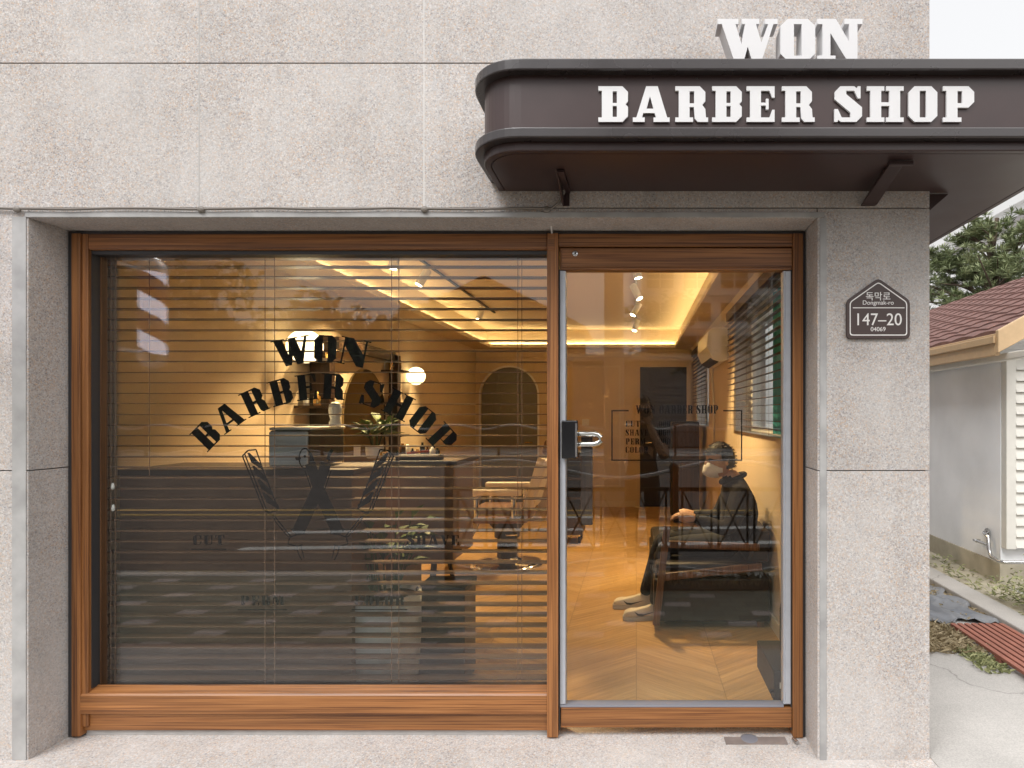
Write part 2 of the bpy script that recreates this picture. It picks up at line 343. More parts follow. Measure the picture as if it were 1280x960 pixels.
# ------------------------------------------------------------------ mesh helper
class MB:
    def __init__(s): s.v, s.f, s.sm = [], [], []
    def add(s, vs, fs, smooth=False):
        o = len(s.v); s.v += [Vector(p) for p in vs]
        for f in fs: s.f.append([i + o for i in f]); s.sm.append(smooth)
        return s
    def box(s, x0, x1, y0, y1, z0, z1):
        x0, x1 = min(x0, x1), max(x0, x1); y0, y1 = min(y0, y1), max(y0, y1); z0, z1 = min(z0, z1), max(z0, z1)
        return s.add([(x0,y0,z0),(x1,y0,z0),(x1,y1,z0),(x0,y1,z0),(x0,y0,z1),(x1,y0,z1),(x1,y1,z1),(x0,y1,z1)],
                     [(0,3,2,1),(4,5,6,7),(0,1,5,4),(1,2,6,5),(2,3,7,6),(3,0,4,7)])
    def hexa(s, p):   # 8 points, same order as box
        return s.add(p, [(0,3,2,1),(4,5,6,7),(0,1,5,4),(1,2,6,5),(2,3,7,6),(3,0,4,7)])
    def prism(s, poly, axis, a0, a1):
        """polygon of 2D points swept along axis ('x','y','z') between a0 and a1"""
        n = len(poly)
        def p3(p, a):
            return {'x': (a, p[0], p[1]), 'y': (p[0], a, p[1]), 'z': (p[0], p[1], a)}[axis]
        vs = [p3(p, a0) for p in poly] + [p3(p, a1) for p in poly]
        fs = [tuple(range(n)), tuple(range(2*n-1, n-1, -1))] + [(i, i+n, (i+1) % n + n, (i+1) % n) for i in range(n)]
        return s.add(vs, fs)
    def tube(s, path, r, seg=8, caps=True, smooth=True):
        path = [Vector(p) for p in path]; n = len(path)
        rs = r if isinstance(r, (list, tuple)) else [r] * n
        rings = []; up = None
        for i, p in enumerate(path):
            t = (path[min(i+1, n-1)] - path[max(i-1, 0)]).normalized()
            if up is None:
                up = Vector((0,0,1)) if abs(t.z) < .9 else Vector((1,0,0))
            a = t.cross(up).normalized(); b = a.cross(t).normalized(); up = b
            rings.append([p + (a * math.cos(2*math.pi*k/seg) + b * math.sin(2*math.pi*k/seg)) * rs[i] for k in range(seg)])
        vs = [q for ring in rings for q in ring]
        fs = [(i*seg+k, i*seg+(k+1) % seg, (i+1)*seg+(k+1) % seg, (i+1)*seg+k) for i in range(n-1) for k in range(seg)]
        s.add(vs, fs, smooth)
        if caps:
            s.add(rings[0], [tuple(range(seg-1, -1, -1))]); s.add(rings[-1], [tuple(range(seg))])
        return s
    def bar(s, a, b, w, h, up=(0,0,1)):
        a, b = Vector(a), Vector(b); t = (b - a).normalized(); up = Vector(up)
        if abs(t.dot(up)) > .95: up = Vector((0,1,0))
        x = t.cross(up).normalized() * w/2; z = x.cross(t).normalized() * h/2
        return s.hexa([a-x-z, a+x-z, b+x-z, b-x-z, a-x+z, a+x+z, b+x+z, b-x+z])
    def lathe(s, prof, c, seg=24, axis='z', smooth=True):
        c = Vector(c); n = len(prof); vs = []
        for r, h in prof:
            for k in range(seg):
                a = 2*math.pi*k/seg
                q = (r*math.cos(a), r*math.sin(a), h)
                if axis == 'x': q = (h, r*math.cos(a), r*math.sin(a))
                if axis == 'y': q = (r*math.sin(a), h, r*math.cos(a))
                vs.append(c + Vector(q))
        fs = [(i*seg+k, i*seg+(k+1) % seg, (i+1)*seg+(k+1) % seg, (i+1)*seg+k) for i in range(n-1) for k in range(seg)]
        s.add(vs, fs, smooth)
        if prof[0][0] > 1e-4: s.add(vs[:seg], [tuple(range(seg-1, -1, -1))])
        if prof[-1][0] > 1e-4: s.add(vs[-seg:], [tuple(range(seg))])
        return s
    def ball(s, c, r, seg=20, rings=12, sc=(1,1,1), fn=None):
        c = Vector(c); vs = []
        for i in range(rings+1):
            th = math.pi * i / rings
            for k in range(seg):
                a = 2*math.pi*k/seg
                d = Vector((math.sin(th)*math.cos(a), math.sin(th)*math.sin(a), math.cos(th)))
                q = Vector((d.x*sc[0], d.y*sc[1], d.z*sc[2])) * r
                if fn: q = fn(q)
                vs.append(c + q)
        fs = [(i*seg+k, (i+1)*seg+k, (i+1)*seg+(k+1) % seg, i*seg+(k+1) % seg) for i in range(rings) for k in range(seg)]
        return s.add(vs, fs, True)
    def leaf(s, c, d, n, L, W):
        c, d, n = Vector(c), Vector(d).normalized(), Vector(n)
        x = d.cross(n)
        if x.length < 1e-3: x = d.cross(Vector((.3,.9,.1)))
        x.normalize(); up = x.cross(d)
        a = c; b = c + d*L*.5 + x*W*.5 + up*W*.15; e = c + d*L - up*L*.12; f = c + d*L*.5 - x*W*.5 + up*W*.15
        return s.add([a, b, e, f], [(0,1,2,3)])
    def build(s, name, mat, parent=None, bevel=0.0, **kw):
        off = Vector((0,0,0))
        if parent is not None: off = WLOC[parent.name]
        elif s.v:
            xs = [v.x for v in s.v]; ys = [v.y for v in s.v]; zs = [v.z for v in s.v]
            off = Vector(((min(xs)+max(xs))/2, (min(ys)+max(ys))/2, min(zs)))
            if kw.pop('origin0', False): off = Vector((0,0,0))
        kw.pop('origin0', None)
        me = bpy.data.meshes.new(name)
        me.from_pydata([tuple(v - off) for v in s.v], [], s.f)
        me.polygons.foreach_set('use_smooth', s.sm)
        me.validate(); me.update()
        bm = bmesh.new(); bm.from_mesh(me)
        bmesh.ops.recalc_face_normals(bm, faces=bm.faces); bm.to_mesh(me); bm.free()
        o = bpy.data.objects.new(name, me); COL.objects.link(o)
        if isinstance(mat, (list, tuple)):
            for q in mat: me.materials.append(q)
        else: me.materials.append(mat)
        if parent is not None:
            o.parent = parent; WLOC[o.name] = off.copy()
        else:
            o.location = off; WLOC[o.name] = off.copy()
        if bevel > 0:
            md = o.modifiers.new('Bevel', 'BEVEL'); md.width = bevel; md.segments = 2; md.limit_method = 'ANGLE'; md.angle_limit = R(40)
        tag(o, **kw)
        return o
WLOC = {}

def tag(o, label=None, cat=None, group=None, kind=None):
    if label: o['label'] = label
    if cat: o['category'] = cat
    if group: o['group'] = group
    if kind: o['kind'] = kind
    return o

def thing(name, loc, label, cat, group=None):
    o = bpy.data.objects.new(name, None); COL.objects.link(o); o.empty_display_size = .05
    o.location = loc; WLOC[o.name] = Vector(loc)
    return tag(o, label, cat, group)

def kids(o): return [c for c in bpy.data.objects if c.parent == o]
def copy_tree(o, parent=None):
    c = o.copy(); COL.objects.link(c)
    if parent is not None: c.parent = parent
    for ch in kids(o): copy_tree(ch, c)
    WLOC[c.name] = WLOC.get(o.name, Vector((0,0,0)))
    return c

def from_object(o):
    bpy.context.view_layer.update()
    dg = bpy.context.evaluated_depsgraph_get()
    me = bpy.data.meshes.new_from_object(o.evaluated_get(dg))
    return me

# ------------------------------------------------------------------ lettering
def glyph(ch, fat):
    t = .42 if fat else 1.25          # slab / hairline
    u = .75 if fat else 2.3           # thin stroke
    T = 10 - t
    G = {
    'B': (8.5, [[(0,0),(6.9,0),(8.5,1.6),(8.5,4.2),(7.8,5),(8.5,5.8),(8.5,8.4),(6.9,10),(0,10),(0,T),(1,T),(1,t),(0,t)]], [[(4.1,t+.15),(5.3,t+.15),(5.3,4.5),(4.1,4.5)],[(4.1,5.3),(5.3,5.3),(5.3,T-.15),(4.1,T-.15)]]),
    'A': (10.5, [[(0,0),(3.4,0),(3.4,t),(2.6,t),(3.0,2.5),(6.2,2.5),(6.6,t),(5.9,t),(5.9,0),(10.5,0),(10.5,t),(9.8,t),(7.1,10),(3.8,10),(1.0,t),(0,t)]], [[(3.3,3.3) if fat else (3.9,3.7),(6.0,3.3) if fat else (5.9,3.7),(4.7,8.3) if fat else (4.9,7.2)]]),
    'R': (9.4, [[(0,0),(5.1,0),(5.1,t),(4.1,t),(4.1,4.2),(5.3,4.2),(5.6,.9),(6.4,0),(9.4,0),(9.4,t),(8.8,t),(8.6,3.6),(7.7,4.8),(8.6,5.8),(8.6,8.4),(7,10),(0,10),(0,T),(1,T),(1,t),(0,t)]], [[(4.1,5.2),(5.4,5.2),(5.4,T-.15),(4.1,T-.15)]]),
    'E': (8.0, [[(0,0),(8,0),(8,3.4),(7.3,3.4),(6.5,t),(4.1,t),(4.1,4.6),(5.5,4.6),(5.5,3.5),(6.3,3.5),(6.3,6.5),(5.5,6.5),(5.5,5.4),(4.1,5.4),(4.1,T),(6.5,T),(7.3,6.8),(8,6.8),(8,10),(0,10),(0,T),(1,T),(1,t),(0,t)]], []),
    'S': (7.9, [[(0,0),(.9,0),(1.1,.6),(1.9,0),(6.3,0),(7.9,1.6),(7.9,4.1),(3.4,7.8),(3.4,T),(5.7,T),(6.7,6.6),(7.5,6.6),(7.5,10),(6.7,10),(6.4,9.4),(5.7,10),(1.7,10),(.1,8.4),(.1,6.3),(4.6,2.6),(4.6,t),(2.1,t),(1.0,3.6),(0,3.6)]], []),
    'H': (10.5, [[(0,0),(5,0),(5,t),(4.1,t),(4.1,4.5),(6.4,4.5),(6.4,t),(5.5,t),(5.5,0),(10.5,0),(10.5,t),(9.5,t),(9.5,T),(10.5,T),(10.5,10),(5.5,10),(5.5,T),(6.4,T),(6.4,5.5),(4.1,5.5),(4.1,T),(5,T),(5,10),(0,10),(0,T),(1,T),(1,t),(0,t)]], []),
    'O': (8.2, [[(1.7,0),(6.5,0),(8.2,1.7),(8.2,8.3),(6.5,10),(1.7,10),(0,8.3),(0,1.7)]], [[(3.2,t),(5.0,t),(5.0,T),(3.2,T)]]),
    'P': (8.8, [[(0,0),(5.2,0),(5.2,t),(4.1,t),(4.1,4.0),(7.2,4.0),(8.8,5.6),(8.8,8.4),(7.2,10),(0,10),(0,T),(1,T),(1,t),(0,t)]], [[(4.1,4.0+t),(5.4,4.0+t),(5.4,T-.1),(4.1,T-.1)]]),
    'W': (14.4, [[(0,10),(5.0,10),(5.0,T),(4.3,T),(5.75,4.0),(6.55,T),(5.8,T),(5.8,10),(10.0,10),(10.0,T),(9.2,T),(10.5,4.4),(12.6-u*.2,T),(11.3,T),(11.3,10),(14.4,10),(14.4,T),(13.4,T),(10.6,0),(8.3,0),(7.25,3.4),(6.3,0),(4.0,0),(1.0,T),(0,T)]], []),
    'N': (11.1, [[(0,0),(2.2+u,0),(2.2+u,t),(1.3+u*.85,t),(1.3+u*.85,6.6),(7.4,0),(9.9,0),(9.9,T),(11.1,T),(11.1,10),(9.9-u-.9,10),(9.9-u-.9,T),(9.9-u*.9,T),(9.9-u*.9,4.6),(4.6,10),(0,10),(0,T),(1.3,T),(1.3,t),(0,t)]], []),
    'C': (8.0, [[(1.7,0),(6.3,0),(8,1.8),(8,3.6),(7.3,3.6),(6,t),(3.3,t),(3.3,T),(6,T),(7.3,6.6),(8,6.6),(8,10),(7.4,10),(7,9.3),(6.2,10),(1.7,10),(0,8.3),(0,1.7)]], []),
    'U': (9.6, [[(0,10),(0,T),(1,T),(1,1.6),(2.6,0),(7.2,0),(8.6,1.5),(8.6,T),(9.6,T),(9.6,10),(6.9,10),(6.9,T),(7.8,T),(7.8,1.8),(6.9,t),(4.2,t),(4.2,T),(5.2,T),(5.2,10)]], []),
    'T': (9.0, [[(2,0),(7,0),(7,t),(6.1,t),(6.1,T),(7.6,T),(8.4,7),(9,7),(9,10),(0,10),(0,7),(.6,7),(1.4,T),(2.9,T),(2.9,t),(2,t)]], []),
    'V': (9.4, [[(0,10),(5.2,10),(5.2,T),(4.4,T),(6.0,3.2),(7.6,T),(6.6,T),(6.6,10),(9.4,10),(9.4,T),(8.4,T),(5.8,0),(4.2,0),(1,T),(0,T)]], []),
    'M': (12.0, [[(0,0),(2.6,0),(2.6,t),(1.7,t),(1.7,8),(4.6,0),(5.4,0),(8.0,8),(8.0,t),(7.2,t),(7.2,0),(12,0),(12,t),(11.1,t),(11.1,T),(12,T),(12,10),(7.8,10),(6,4.6),(4.0,10),(0,10),(0,T),(1,T),(1,t),(0,t)]], []),
    'L': (8.0, [[(0,0),(8,0),(8,3.6),(7.3,3.6),(6.6,t),(4.2,t),(4.2,T),(5.2,T),(5.2,10),(0,10),(0,T),(1,T),(1,t),(0,t)]], []),
    '0': (6.6, [[(1.4,0),(5.2,0),(6.6,1.7),(6.6,8.3),(5.2,10),(1.4,10),(0,8.3),(0,1.7)]], [[(2.6,t),(4.0,t),(4.0,T),(2.6,T)]]),
    ',': (2.2, [[(.3,-1.8),(1.9,.2),(1.9,1.9),(.2,1.9),(.2,.1),(.8,0)]], []),
    }
    return G[ch]

def curve_mesh(polys, ext):
    """filled extruded outlines -> (verts, faces) with the outline in x,z and the front towards -y"""
    cu = bpy.data.curves.new('tmp', 'CURVE'); cu.dimensions = '2D'; cu.fill_mode = 'BOTH'; cu.extrude = ext / 2
    for p in polys:
        sp = cu.splines.new('POLY'); sp.points.add(len(p) - 1); sp.use_cyclic_u = True
        for i, q in enumerate(p): sp.points[i].co = (q[0], q[1], 0, 1)
    o = bpy.data.objects.new('tmp', cu); COL.objects.link(o)
    me = from_object(o)
    vs = [Vector((v.co.x, -v.co.z, v.co.y)) for v in me.vertices]; fs = [tuple(p.vertices) for p in me.polygons]
    bpy.data.objects.remove(o); bpy.data.curves.remove(cu); bpy.data.meshes.remove(me)
    return vs, fs

def word_polys(text, h, fat, gap=.9, space=5.0, width=None, adv=1.0):
    """outlines of a word set on a baseline starting at x=0, letter height h; width squeezes it"""
    x = 0; out = []
    for ch in text:
        if ch == ' ': x += space; continue
        w, o, ho = glyph(ch, fat)
        out.append((x, w, [list(p) for p in o + ho])); x += w + gap
    tot = x - gap; k = h / 10; kx = k if width is None else width / tot
    res = []
    for x0, w, ps in out: res.append([[((x0 + q[0]) * kx, q[1] * k) for q in p] for p in ps])
    return res, tot * kx

def put_word(mb, text, cx, z, y, h, fat, ext, width=None, gap=.9, space=5.0):
    ls, w = word_polys(text, h, fat, gap, space, width)
    for ps in ls:
        vs, fs = curve_mesh(ps, ext)
        mb.add([v + Vector((cx - w/2, y, z)) for v in vs], fs)

def put_arc(mb, text, cx, cz, rad, a_mid, y, h, fat, ext, gap=1.2, space=5.0, span=1.0):
    """letters on an arc of radius rad round (cx,cz): baseline on the arc"""
    ls, w = word_polys(text, h, fat, gap, space)
    kx = span * rad / w
    for ps in ls:
        xs = [q[0] for p in ps for q in p]; m = (min(xs) + max(xs)) / 2
        a = (m - w/2) * kx / rad + a_mid
        vs, fs = curve_mesh([[((q[0] - m), q[1]) for q in p] for p in ps], ext)
        ca, sa = math.cos(a), math.sin(a)
        mb.add([Vector((cx + v.x*ca + (v.z + rad)*sa, y + v.y, cz - v.x*sa + (v.z + rad)*ca)) for v in vs], fs)

def text_mesh(mb, body, cx, z, y, size, ext=.0012, xs=1.0):
    cu = bpy.data.curves.new('tmp', 'FONT'); cu.body = body; cu.size = size; cu.align_x = 'CENTER'; cu.extrude = ext/2
    o = bpy.data.objects.new('tmp', cu); COL.objects.link(o)
    me = from_object(o)
    mb.add([Vector((cx + v.co.x*xs, y - v.co.z, z + v.co.y)) for v in me.vertices], [tuple(p.vertices) for p in me.polygons])
    bpy.data.objects.remove(o); bpy.data.curves.remove(cu); bpy.data.meshes.remove(me)

# ================================================================== SETTING: ground, road
FY = -.173                              # front plane of the stone wall
def WX(px): return PX(px, FY)
def WZ(py): return PZ(py, FY)

MB().box(-60, 60, -70, 90, -.5, -.16).build('ground', M_['concrete'], kind='structure')
MB().box(-40, 1.24, -.95, .10, -.15, 0).build('pavement', M_['granite_step'], kind='structure', origin0=True)
MB().box(-40, 40, -2.58, -.954, -.15, -.004).build('sidewalk', M_['paving'], kind='structure', origin0=True)
MB().box(1.244, 14, -.95, 14, -.15, -.002).build('path', M_['concrete_pale'], kind='structure', origin0=True)
MB().box(-50, 50, -17.4, -2.76, -.155, -.09).build('road', M_['asphalt'], kind='structure', origin0=True)
MB().box(-50, 50, -24, -17.62, -.15, .04).build('far_sidewalk', M_['concrete'], kind='structure', origin0=True)
MB().box(-50, 50, -2.75, -2.585, -.15, .004).build('kerb', M_['concrete'], kind='structure', bevel=.012)
MB().box(-50, 50, -17.61, -17.41, -.15, .04).build('far_kerb', M_['concrete'], kind='structure', bevel=.012)
mk = MB()
for y0, w in ((-6.3, .13), (-6.75, .13), (-15.2, .12)): mk.box(-50, 50, y0 - w, y0, -.0895, -.086)
mk.box(-.6, 50, -3.12, -3.0, -.0895, -.086)
mk.build('yellow_road_line', M_['paint_yellow'], kind='structure')
mk = MB()
mk.box(-50, 50, -16.6, -16.42, -.0895, -.086)
for k in range(3):                      # slanted white bands of the crossing
    y = -4.0 - k * .95
    mk.hexa([(-4.5, y-.15, -.0895), (3.4, y-.62, -.0895), (3.4, y-.46, -.0895), (-4.5, y+.02, -.0895), (-4.5, y-.15, -.086), (3.4, y-.62, -.086), (3.4, y-.46, -.086), (-4.5, y+.02, -.086)])
mk.build('white_road_line', M_['paint_white'], kind='structure')
mk = MB()                               # broken yellow line on the road by the kerb
for k in range(5):
    x = -7.8 + k * 1.52
    mk.hexa([(x, -3.10, -.0895), (x+.95, -3.10, -.0895), (x+1.12, -2.84, -.0895), (x+.1, -2.84, -.0895), (x, -3.10, -.086), (x+.95, -3.10, -.086), (x+1.12, -2.84, -.086), (x+.1, -2.84, -.086)])
mk.build('broken_road_line', M_['paint_yellow'], kind='structure')

# ================================================================== THE SHOP BUILDING
OX0, OX1, OZ = WX(35.3), WX(1022), WZ(272.5)        # opening in the stone
RX = WX(1162)                                        # right corner of the building
shop = thing('shop_building', (-1.0, 0, 0), 'pinkish grey granite clad shop building with wide window opening', 'building')
zs = [0, WZ(588.5), WZ(260), WZ(79), 3.75, 4.6]
bd = .0022
bv = .0009
def stone(mb, x0, x1, z0, z1, y1=.10): mb.box(x0 + bv, x1 - bv, FY, y1, z0 + bd, z1 - bd)
st = MB()
for z0, z1 in ((-.15, zs[1]), (zs[1], zs[2])):       # piers
    stone(st, -3.9, OX0 + bv, z0, z1); stone(st, -5.4, -3.9, z0, z1)
    stone(st, OX1 - bv, RX + bv, z0, z1, .12)
xj = [OX0 + .0, WX(249), WX(530), WX(812), OX1]
st.box(OX0 + bd*1.6, OX1 - bd*1.6, FY, .10, OZ, zs[2] - bd)         # narrow lintel course
for z0, z1, j in ((zs[2], zs[3], [-5.4, -3.4, WX(249), WX(530), RX]), (zs[3], zs[4], [-5.4, -3.4, WX(249), WX(530), RX]), (zs[4], zs[5], [-5.4, -2.6, -1.3, -.3, RX])):
    for a, b in zip(j, j[1:]): stone(st, a, b + (bv if b == RX else 0), z0, z1, .10)
st.build('facade', M_['granite'], shop, bevel=.0015)
for px in (249, 530):
    for za, zb_ in ((zs[2], zs[3]), (zs[3], zs[4])):
        MB().box(WX(px) - .0024, WX(px) + .0024, FY - .0008, FY + .011, za + .004, zb_ - .004).build('grout', M_['grout_dark' if px == 249 else 'grout_pale'], shop)
MB().box(-5.4, OX0 - .02, .105, .2, -.1, 4.6).box(OX1 + .02, RX - .02, .125, .2, -.1, 4.6).box(OX0, OX1, .105, .2, OZ + .02, 4.6).build('backing_wall', M_['joint'], shop)
# mortar just behind the stone faces so that the joints read as thin dark lines
mb = MB().box(-5.4, OX0 - .012, FY + .012, FY + .05, -.1, 4.59).box(OX1 + .012, RX - .012, FY + .012, FY + .05, -.1, 4.59).box(OX0 - .012, OX1 + .012, FY + .012, FY + .05, OZ + .012, 4.59)
mb.build('mortar', M_['joint'], shop)
# sealant strips round the opening
cs = MB().box(WX(16), WX(33.5), FY - .004, FY - .0005, 0, WZ(271)).box(WX(1024.5), WX(1033), FY - .004, FY - .0005, 0, WZ(273))
cs.box(WX(33), WX(1030), FY - .006, FY - .0005, WZ(272), WZ(265.5))
cs.build('sealant', M_['caulk'], shop, bevel=.0015)
# side wall with two window openings, along the passage
RW = .93                                             # inner face of the right wall
sw = MB()
SX1 = RX - .006
for y0, y1, z0, z1 in ((.21, 1.0, -.15, 4.58), (1.0, 3.0, -.15, 1.27), (1.0, 3.0, 2.36, 4.58), (3.0, 5.0, -.15, 4.58), (5.0, 6.55, -.15, 1.27), (5.0, 6.55, 2.36, 4.58), (6.55, 7.2, -.15, 4.58)):
    sw.box(RW + .015, SX1, y0, y1, z0, z1)
sw.build('side_wall', M_['granite'], shop)
MB().box(-5.4, RX, .205, 7.2, 4.6, 4.75).box(-5.4, RX, 7.21, 7.4, -.15, 4.6).box(-5.4, -5.2, .205, 7.2, -.15, 4.6).build('roof', M_['joint'], shop)

# cable along the head of the opening
pth = [Vector((-3.2, FY - .012, WZ(256))), Vector((WX(20), FY - .012, WZ(262)))]
for k in range(14):
    x = WX(40) + (WX(690) - WX(40)) * k / 13
    pth.append(Vector((x, FY - .012, WZ(262.0) - .003 * math.sin(k * 1.9))))
pth += [Vector((WX(698), FY - .014, WZ(256))), Vector((WX(706), FY - .03, WZ(244))), Vector((WX(708), FY - .12, WZ(228)))]
cb = thing('cable', tuple(pth[1]), 'thin grey cable clipped along the top of the stone opening up to the awning', 'cable')
MB().tube(pth, .0055, 6).build('wire', M_['wire'], cb)
for px in (25, 254, 532, 684):
    MB().ball((WX(px), FY - .012, WZ(263)), .014, 10, 6, (1.2, .6, 1)).build('clip', M_['wire'], cb)
MB().tube([(WX(684), FY - .013, WZ(262)), (PX(688, -.1), -.1, PZ(275, -.1)), (PX(689.5, -.03), -.03, PZ(288, -.03)), (PX(690, -.015), -.015, PZ(292, -.015))], .004, 6).build('branch_wire', M_['fence_rail'], cb)

# ================================================================== WOODEN SHOPFRONT FRAME
fr = thing('shopfront_frame', (PX(545, 0), 0, 0), 'brown woodgrain frame holding the shop window and door', 'window frame')
def FX(px): return PX(px, 0)
def FZ(py): return PZ(py, 0)
g = MB()
g.box(FX(84.3), FX(92), .004, .09, 0, FZ(289)); g.box(FX(1003.2), FX(1006.5), .004, .09, 0, FZ(289))
g.box(FX(92), FX(1003.2), .004, .09, FZ(292.5), FZ(289))
g.build('outer_gasket', M_['gasket'], fr)
w = MB()
w.box(FX(92), FX(103), -.012, .09, .01, FZ(292.5)); w.box(FX(103.2), FX(111), -.004, .09, .05, FZ(292.5))
w.build('left_jamb', M_['wood_z'], fr, bevel=.003)
MB().box(FX(990.5), FX(1003.2), -.012, .09, .004, FZ(292.5)).build('right_jamb', M_['wood_z'], fr, bevel=.004)
w = MB(); w.box(FX(111.3), FX(684), -.004, .09, FZ(312), FZ(292.6)); w.box(FX(698.2), FX(990.3), -.006, .09, FZ(308.5), FZ(292.6))
w.build('head', M_['wood_x'], fr, bevel=.003)
w = MB(); w.box(FX(684.3), FX(698), -.014, .11, .008, FZ(292.7)); w.box(FX(688), FX(692), -.0165, -.0142, .01, FZ(295))
w.build('mullion', M_['wood_z'], fr, bevel=.003)
MB().box(FX(685.5), FX(694), -.020, -.0166, FZ(315), FZ(293)).build('mullion_cap', M_['wood_x'], fr, bevel=.002)
w = MB()
w.prism([(.045, FZ(861)), (-.004, FZ(866.5)), (-.010, FZ(868.5)), (-.010, FZ(891.5)), (.045, FZ(891.5))], 'x', FX(101), FX(684.2))
w.box(FX(103.5), FX(684.2), .006, .09, FZ(914), FZ(891.7))
w.build('bottom_rail', M_['wood_x'], fr, bevel=.002)
MB().box(FX(102), FX(684.2), .022, .09, 0.001, FZ(914.2)).build('bottom_gasket', M_['grout_dark'], fr)
w = MB(); w.box(PX(110.8, .02), PX(117, .02), .012, .07, FZ(862), FZ(312.2)); w.box(PX(111, .03), PX(684.2, .03), .014, .07, FZ(317), FZ(312.2)); w.box(PX(117, .04), PX(684, .04), .034, .07, PZ(861.5, .04), PZ(858.5, .04))
w.build('glazing_gasket', M_['gasket'], fr)
MB().box(PX(117, .05), PX(126, .05), .052, .085, .12, FZ(317)).build('inner_jamb', M_['brown_wood'], fr)

# the fixed shop window: pane with vinyl lettering
sw_ = thing('shop_window', (FX(400), .04, FZ(862)), 'large clear shop window pane with black barber lettering and brown blinds behind', 'window')
GY = .044
MB().box(PX(115, GY), PX(684.6, GY), GY, GY + .010, PZ(862, GY), PZ(314, GY)).build('glass_pane', M_['glass'], sw_)
LY = GY + .0118
def lx(px): return PX(px, LY)
def lz(py): return PZ(py, LY)
s_ = (LY + D) / F
l = MB(); put_arc(l, 'BARBER SHOP', lx(404), lz(688), 189*s_, R(.6), LY, 32*s_, True, .0006, gap=2.0, space=5.0, span=R(100)); l.build('lettering', M_['vinyl'], sw_)
l = MB(); put_arc(l, 'WON', lx(401), lz(640), 187*s_, 0, LY, 34*s_, True, .0006, gap=1.0, span=R(34)); l.build('lettering', M_['vinyl'], sw_)
for wd, cx, py, wpx in (('CUT', 261, 681, 39), ('SHAVE', 541, 681, 65), ('PERM', 328, 756.5, 55), ('COLOR', 474.5, 756.5, 62)):
    l = MB(); put_word(l, wd, lx(cx), lz(py), LY, 12*s_, True, .0006, wpx*s_, gap=2.0)
    l.box(lx(cx - wpx*.56), lx(cx + wpx*.56), LY - .0003, LY + .0003, lz(py + 6.2), lz(py + 5.0)); l.build('lettering', M_['vinyl'], sw_)
# crossed razors and combs emblem between two striped poles
em = MB(); lay = [0]
def stroke(a, b, w, mb=em):
    lay[0] += 1; y = LY + .00002 * (lay[0] % 20)
    A = Vector((lx(a[0]), y, lz(a[1]))); B = Vector((lx(b[0]), y, lz(b[1]))); d = (B - A).normalized(); n = Vector((-d.z, 0, d.x)) * w * s_ / 2
    mb.add([A+n, B+n, B-n, A-n], [(0,1,2,3)])
def poly(pts, mb=em):
    lay[0] += 1; y = LY + .00002 * (lay[0] % 20)
    mb.add([Vector((lx(p[0]), y, lz(p[1]))) for p in pts], [tuple(range(len(pts)))])
def path(pts, w):
    for a, b in zip(pts, pts[1:]): stroke(a, b, w)
CX = 397.5
for m in (0, 1):
    q = lambda x, y: ((2*CX - x) if m else x, y)
    path([q(303,570), q(310,563), q(320,562), q(330,591), q(346,632), q(347,637), q(338,641), q(330,638), q(303,570)], 1.8)
    path([q(306,568), q(335,642), q(343,645), q(358,664), q(363,670)], 1.6)
    for a in (0, 1, 2, 3):
        x0, y0 = 309 + a*6.2, 566 + a*16.5
        poly([q(x0, y0), q(x0+3, y0), q(x0+18+a*.6, y0+15), q(x0+20+a*.6, y0+22), q(x0+5, y0+12)])
    path([q(341,643), q(344,652), q(360,671), q(368,670)], 1.2)
    stroke(q(387.5,579), q(404,628), 13.5); stroke(q(396,608), q(421.5,663), 15.5); poly([q(413,668), q(416,655), q(432,662), q(424,669)])
    path([q(381,588), q(386,602), q(391,618)], 1.3); path([q(405,628), q(417,650), q(427,660)], 1.2)
    path([q(362,672), q(360,680), q(371,683), q(378,681)], 1.4); path([q(371,683), q(373,692), q(377,700)], 1.4); path([q(376,681), q(380,698)], 1.2)
    path([q(380,664), q(362,672)], 1.6)
k = 16
ring = [(381 + 7.2*math.cos(2*math.pi*i/k), 573 + 12.5*math.sin(2*math.pi*i/k)) for i in range(k+1)]
path(ring, 1.8); poly([(381 + 1.8*math.cos(2*math.pi*i/8), 570.5 + 1.8*math.sin(2*math.pi*i/8)) for i in range(8)])
poly([(386,563), (390,567), (393,575), (391,582), (385,584), (388,575)]); poly([(410,566), (414,561), (417,563), (413,570), (412,576), (408,574)])
em.build('emblem', M_['vinyl'], sw_)

# ================================================================== GLASS DOOR
dr = thing('glass_door', (FX(845), 0, 0), 'glass shop door with wooden rails, silver edges and black price list', 'door')
w = MB(); w.box(FX(700), FX(990), .004, .06, FZ(337), FZ(309.5)); w.box(FX(702), FX(990), -.002, .0035, FZ(334), FZ(311))
w.build('head_rail', M_['wood_x'], dr, bevel=.0025)
MB().box(FX(701), FX(990), .002, .06, FZ(910), FZ(885)).build('foot_rail', M_['wood_x'], dr, bevel=.003)
w = MB(); w.box(FX(700), FX(980), .003, .05, FZ(884.6), FZ(881.5)); w.build('foot_trim', M_['trim_grey'], dr, bevel=.001)
for a, b in ((700.3, 707.2), (979, 988.5)):
    w = MB().box(PX(a, .01), PX(b, .01), .006, .055, FZ(881.2), FZ(338)).box(PX(a + 2.6, .004), PX(b - .4, .004), .0005, .0057, FZ(880), FZ(339)); w.build('stile', M_['alu'], dr, bevel=.0015)
MB().box(FX(698.3), FX(700), .006, .05, .03, FZ(337)).box(FX(988.8), FX(990.3), .006, .05, .03, FZ(337)).box(PX(707, .03), PX(979, .03), .02, .05, PZ(881.8, .02), PZ(879.6, .02)).build('gasket', M_['gasket'], dr)
DY = .030
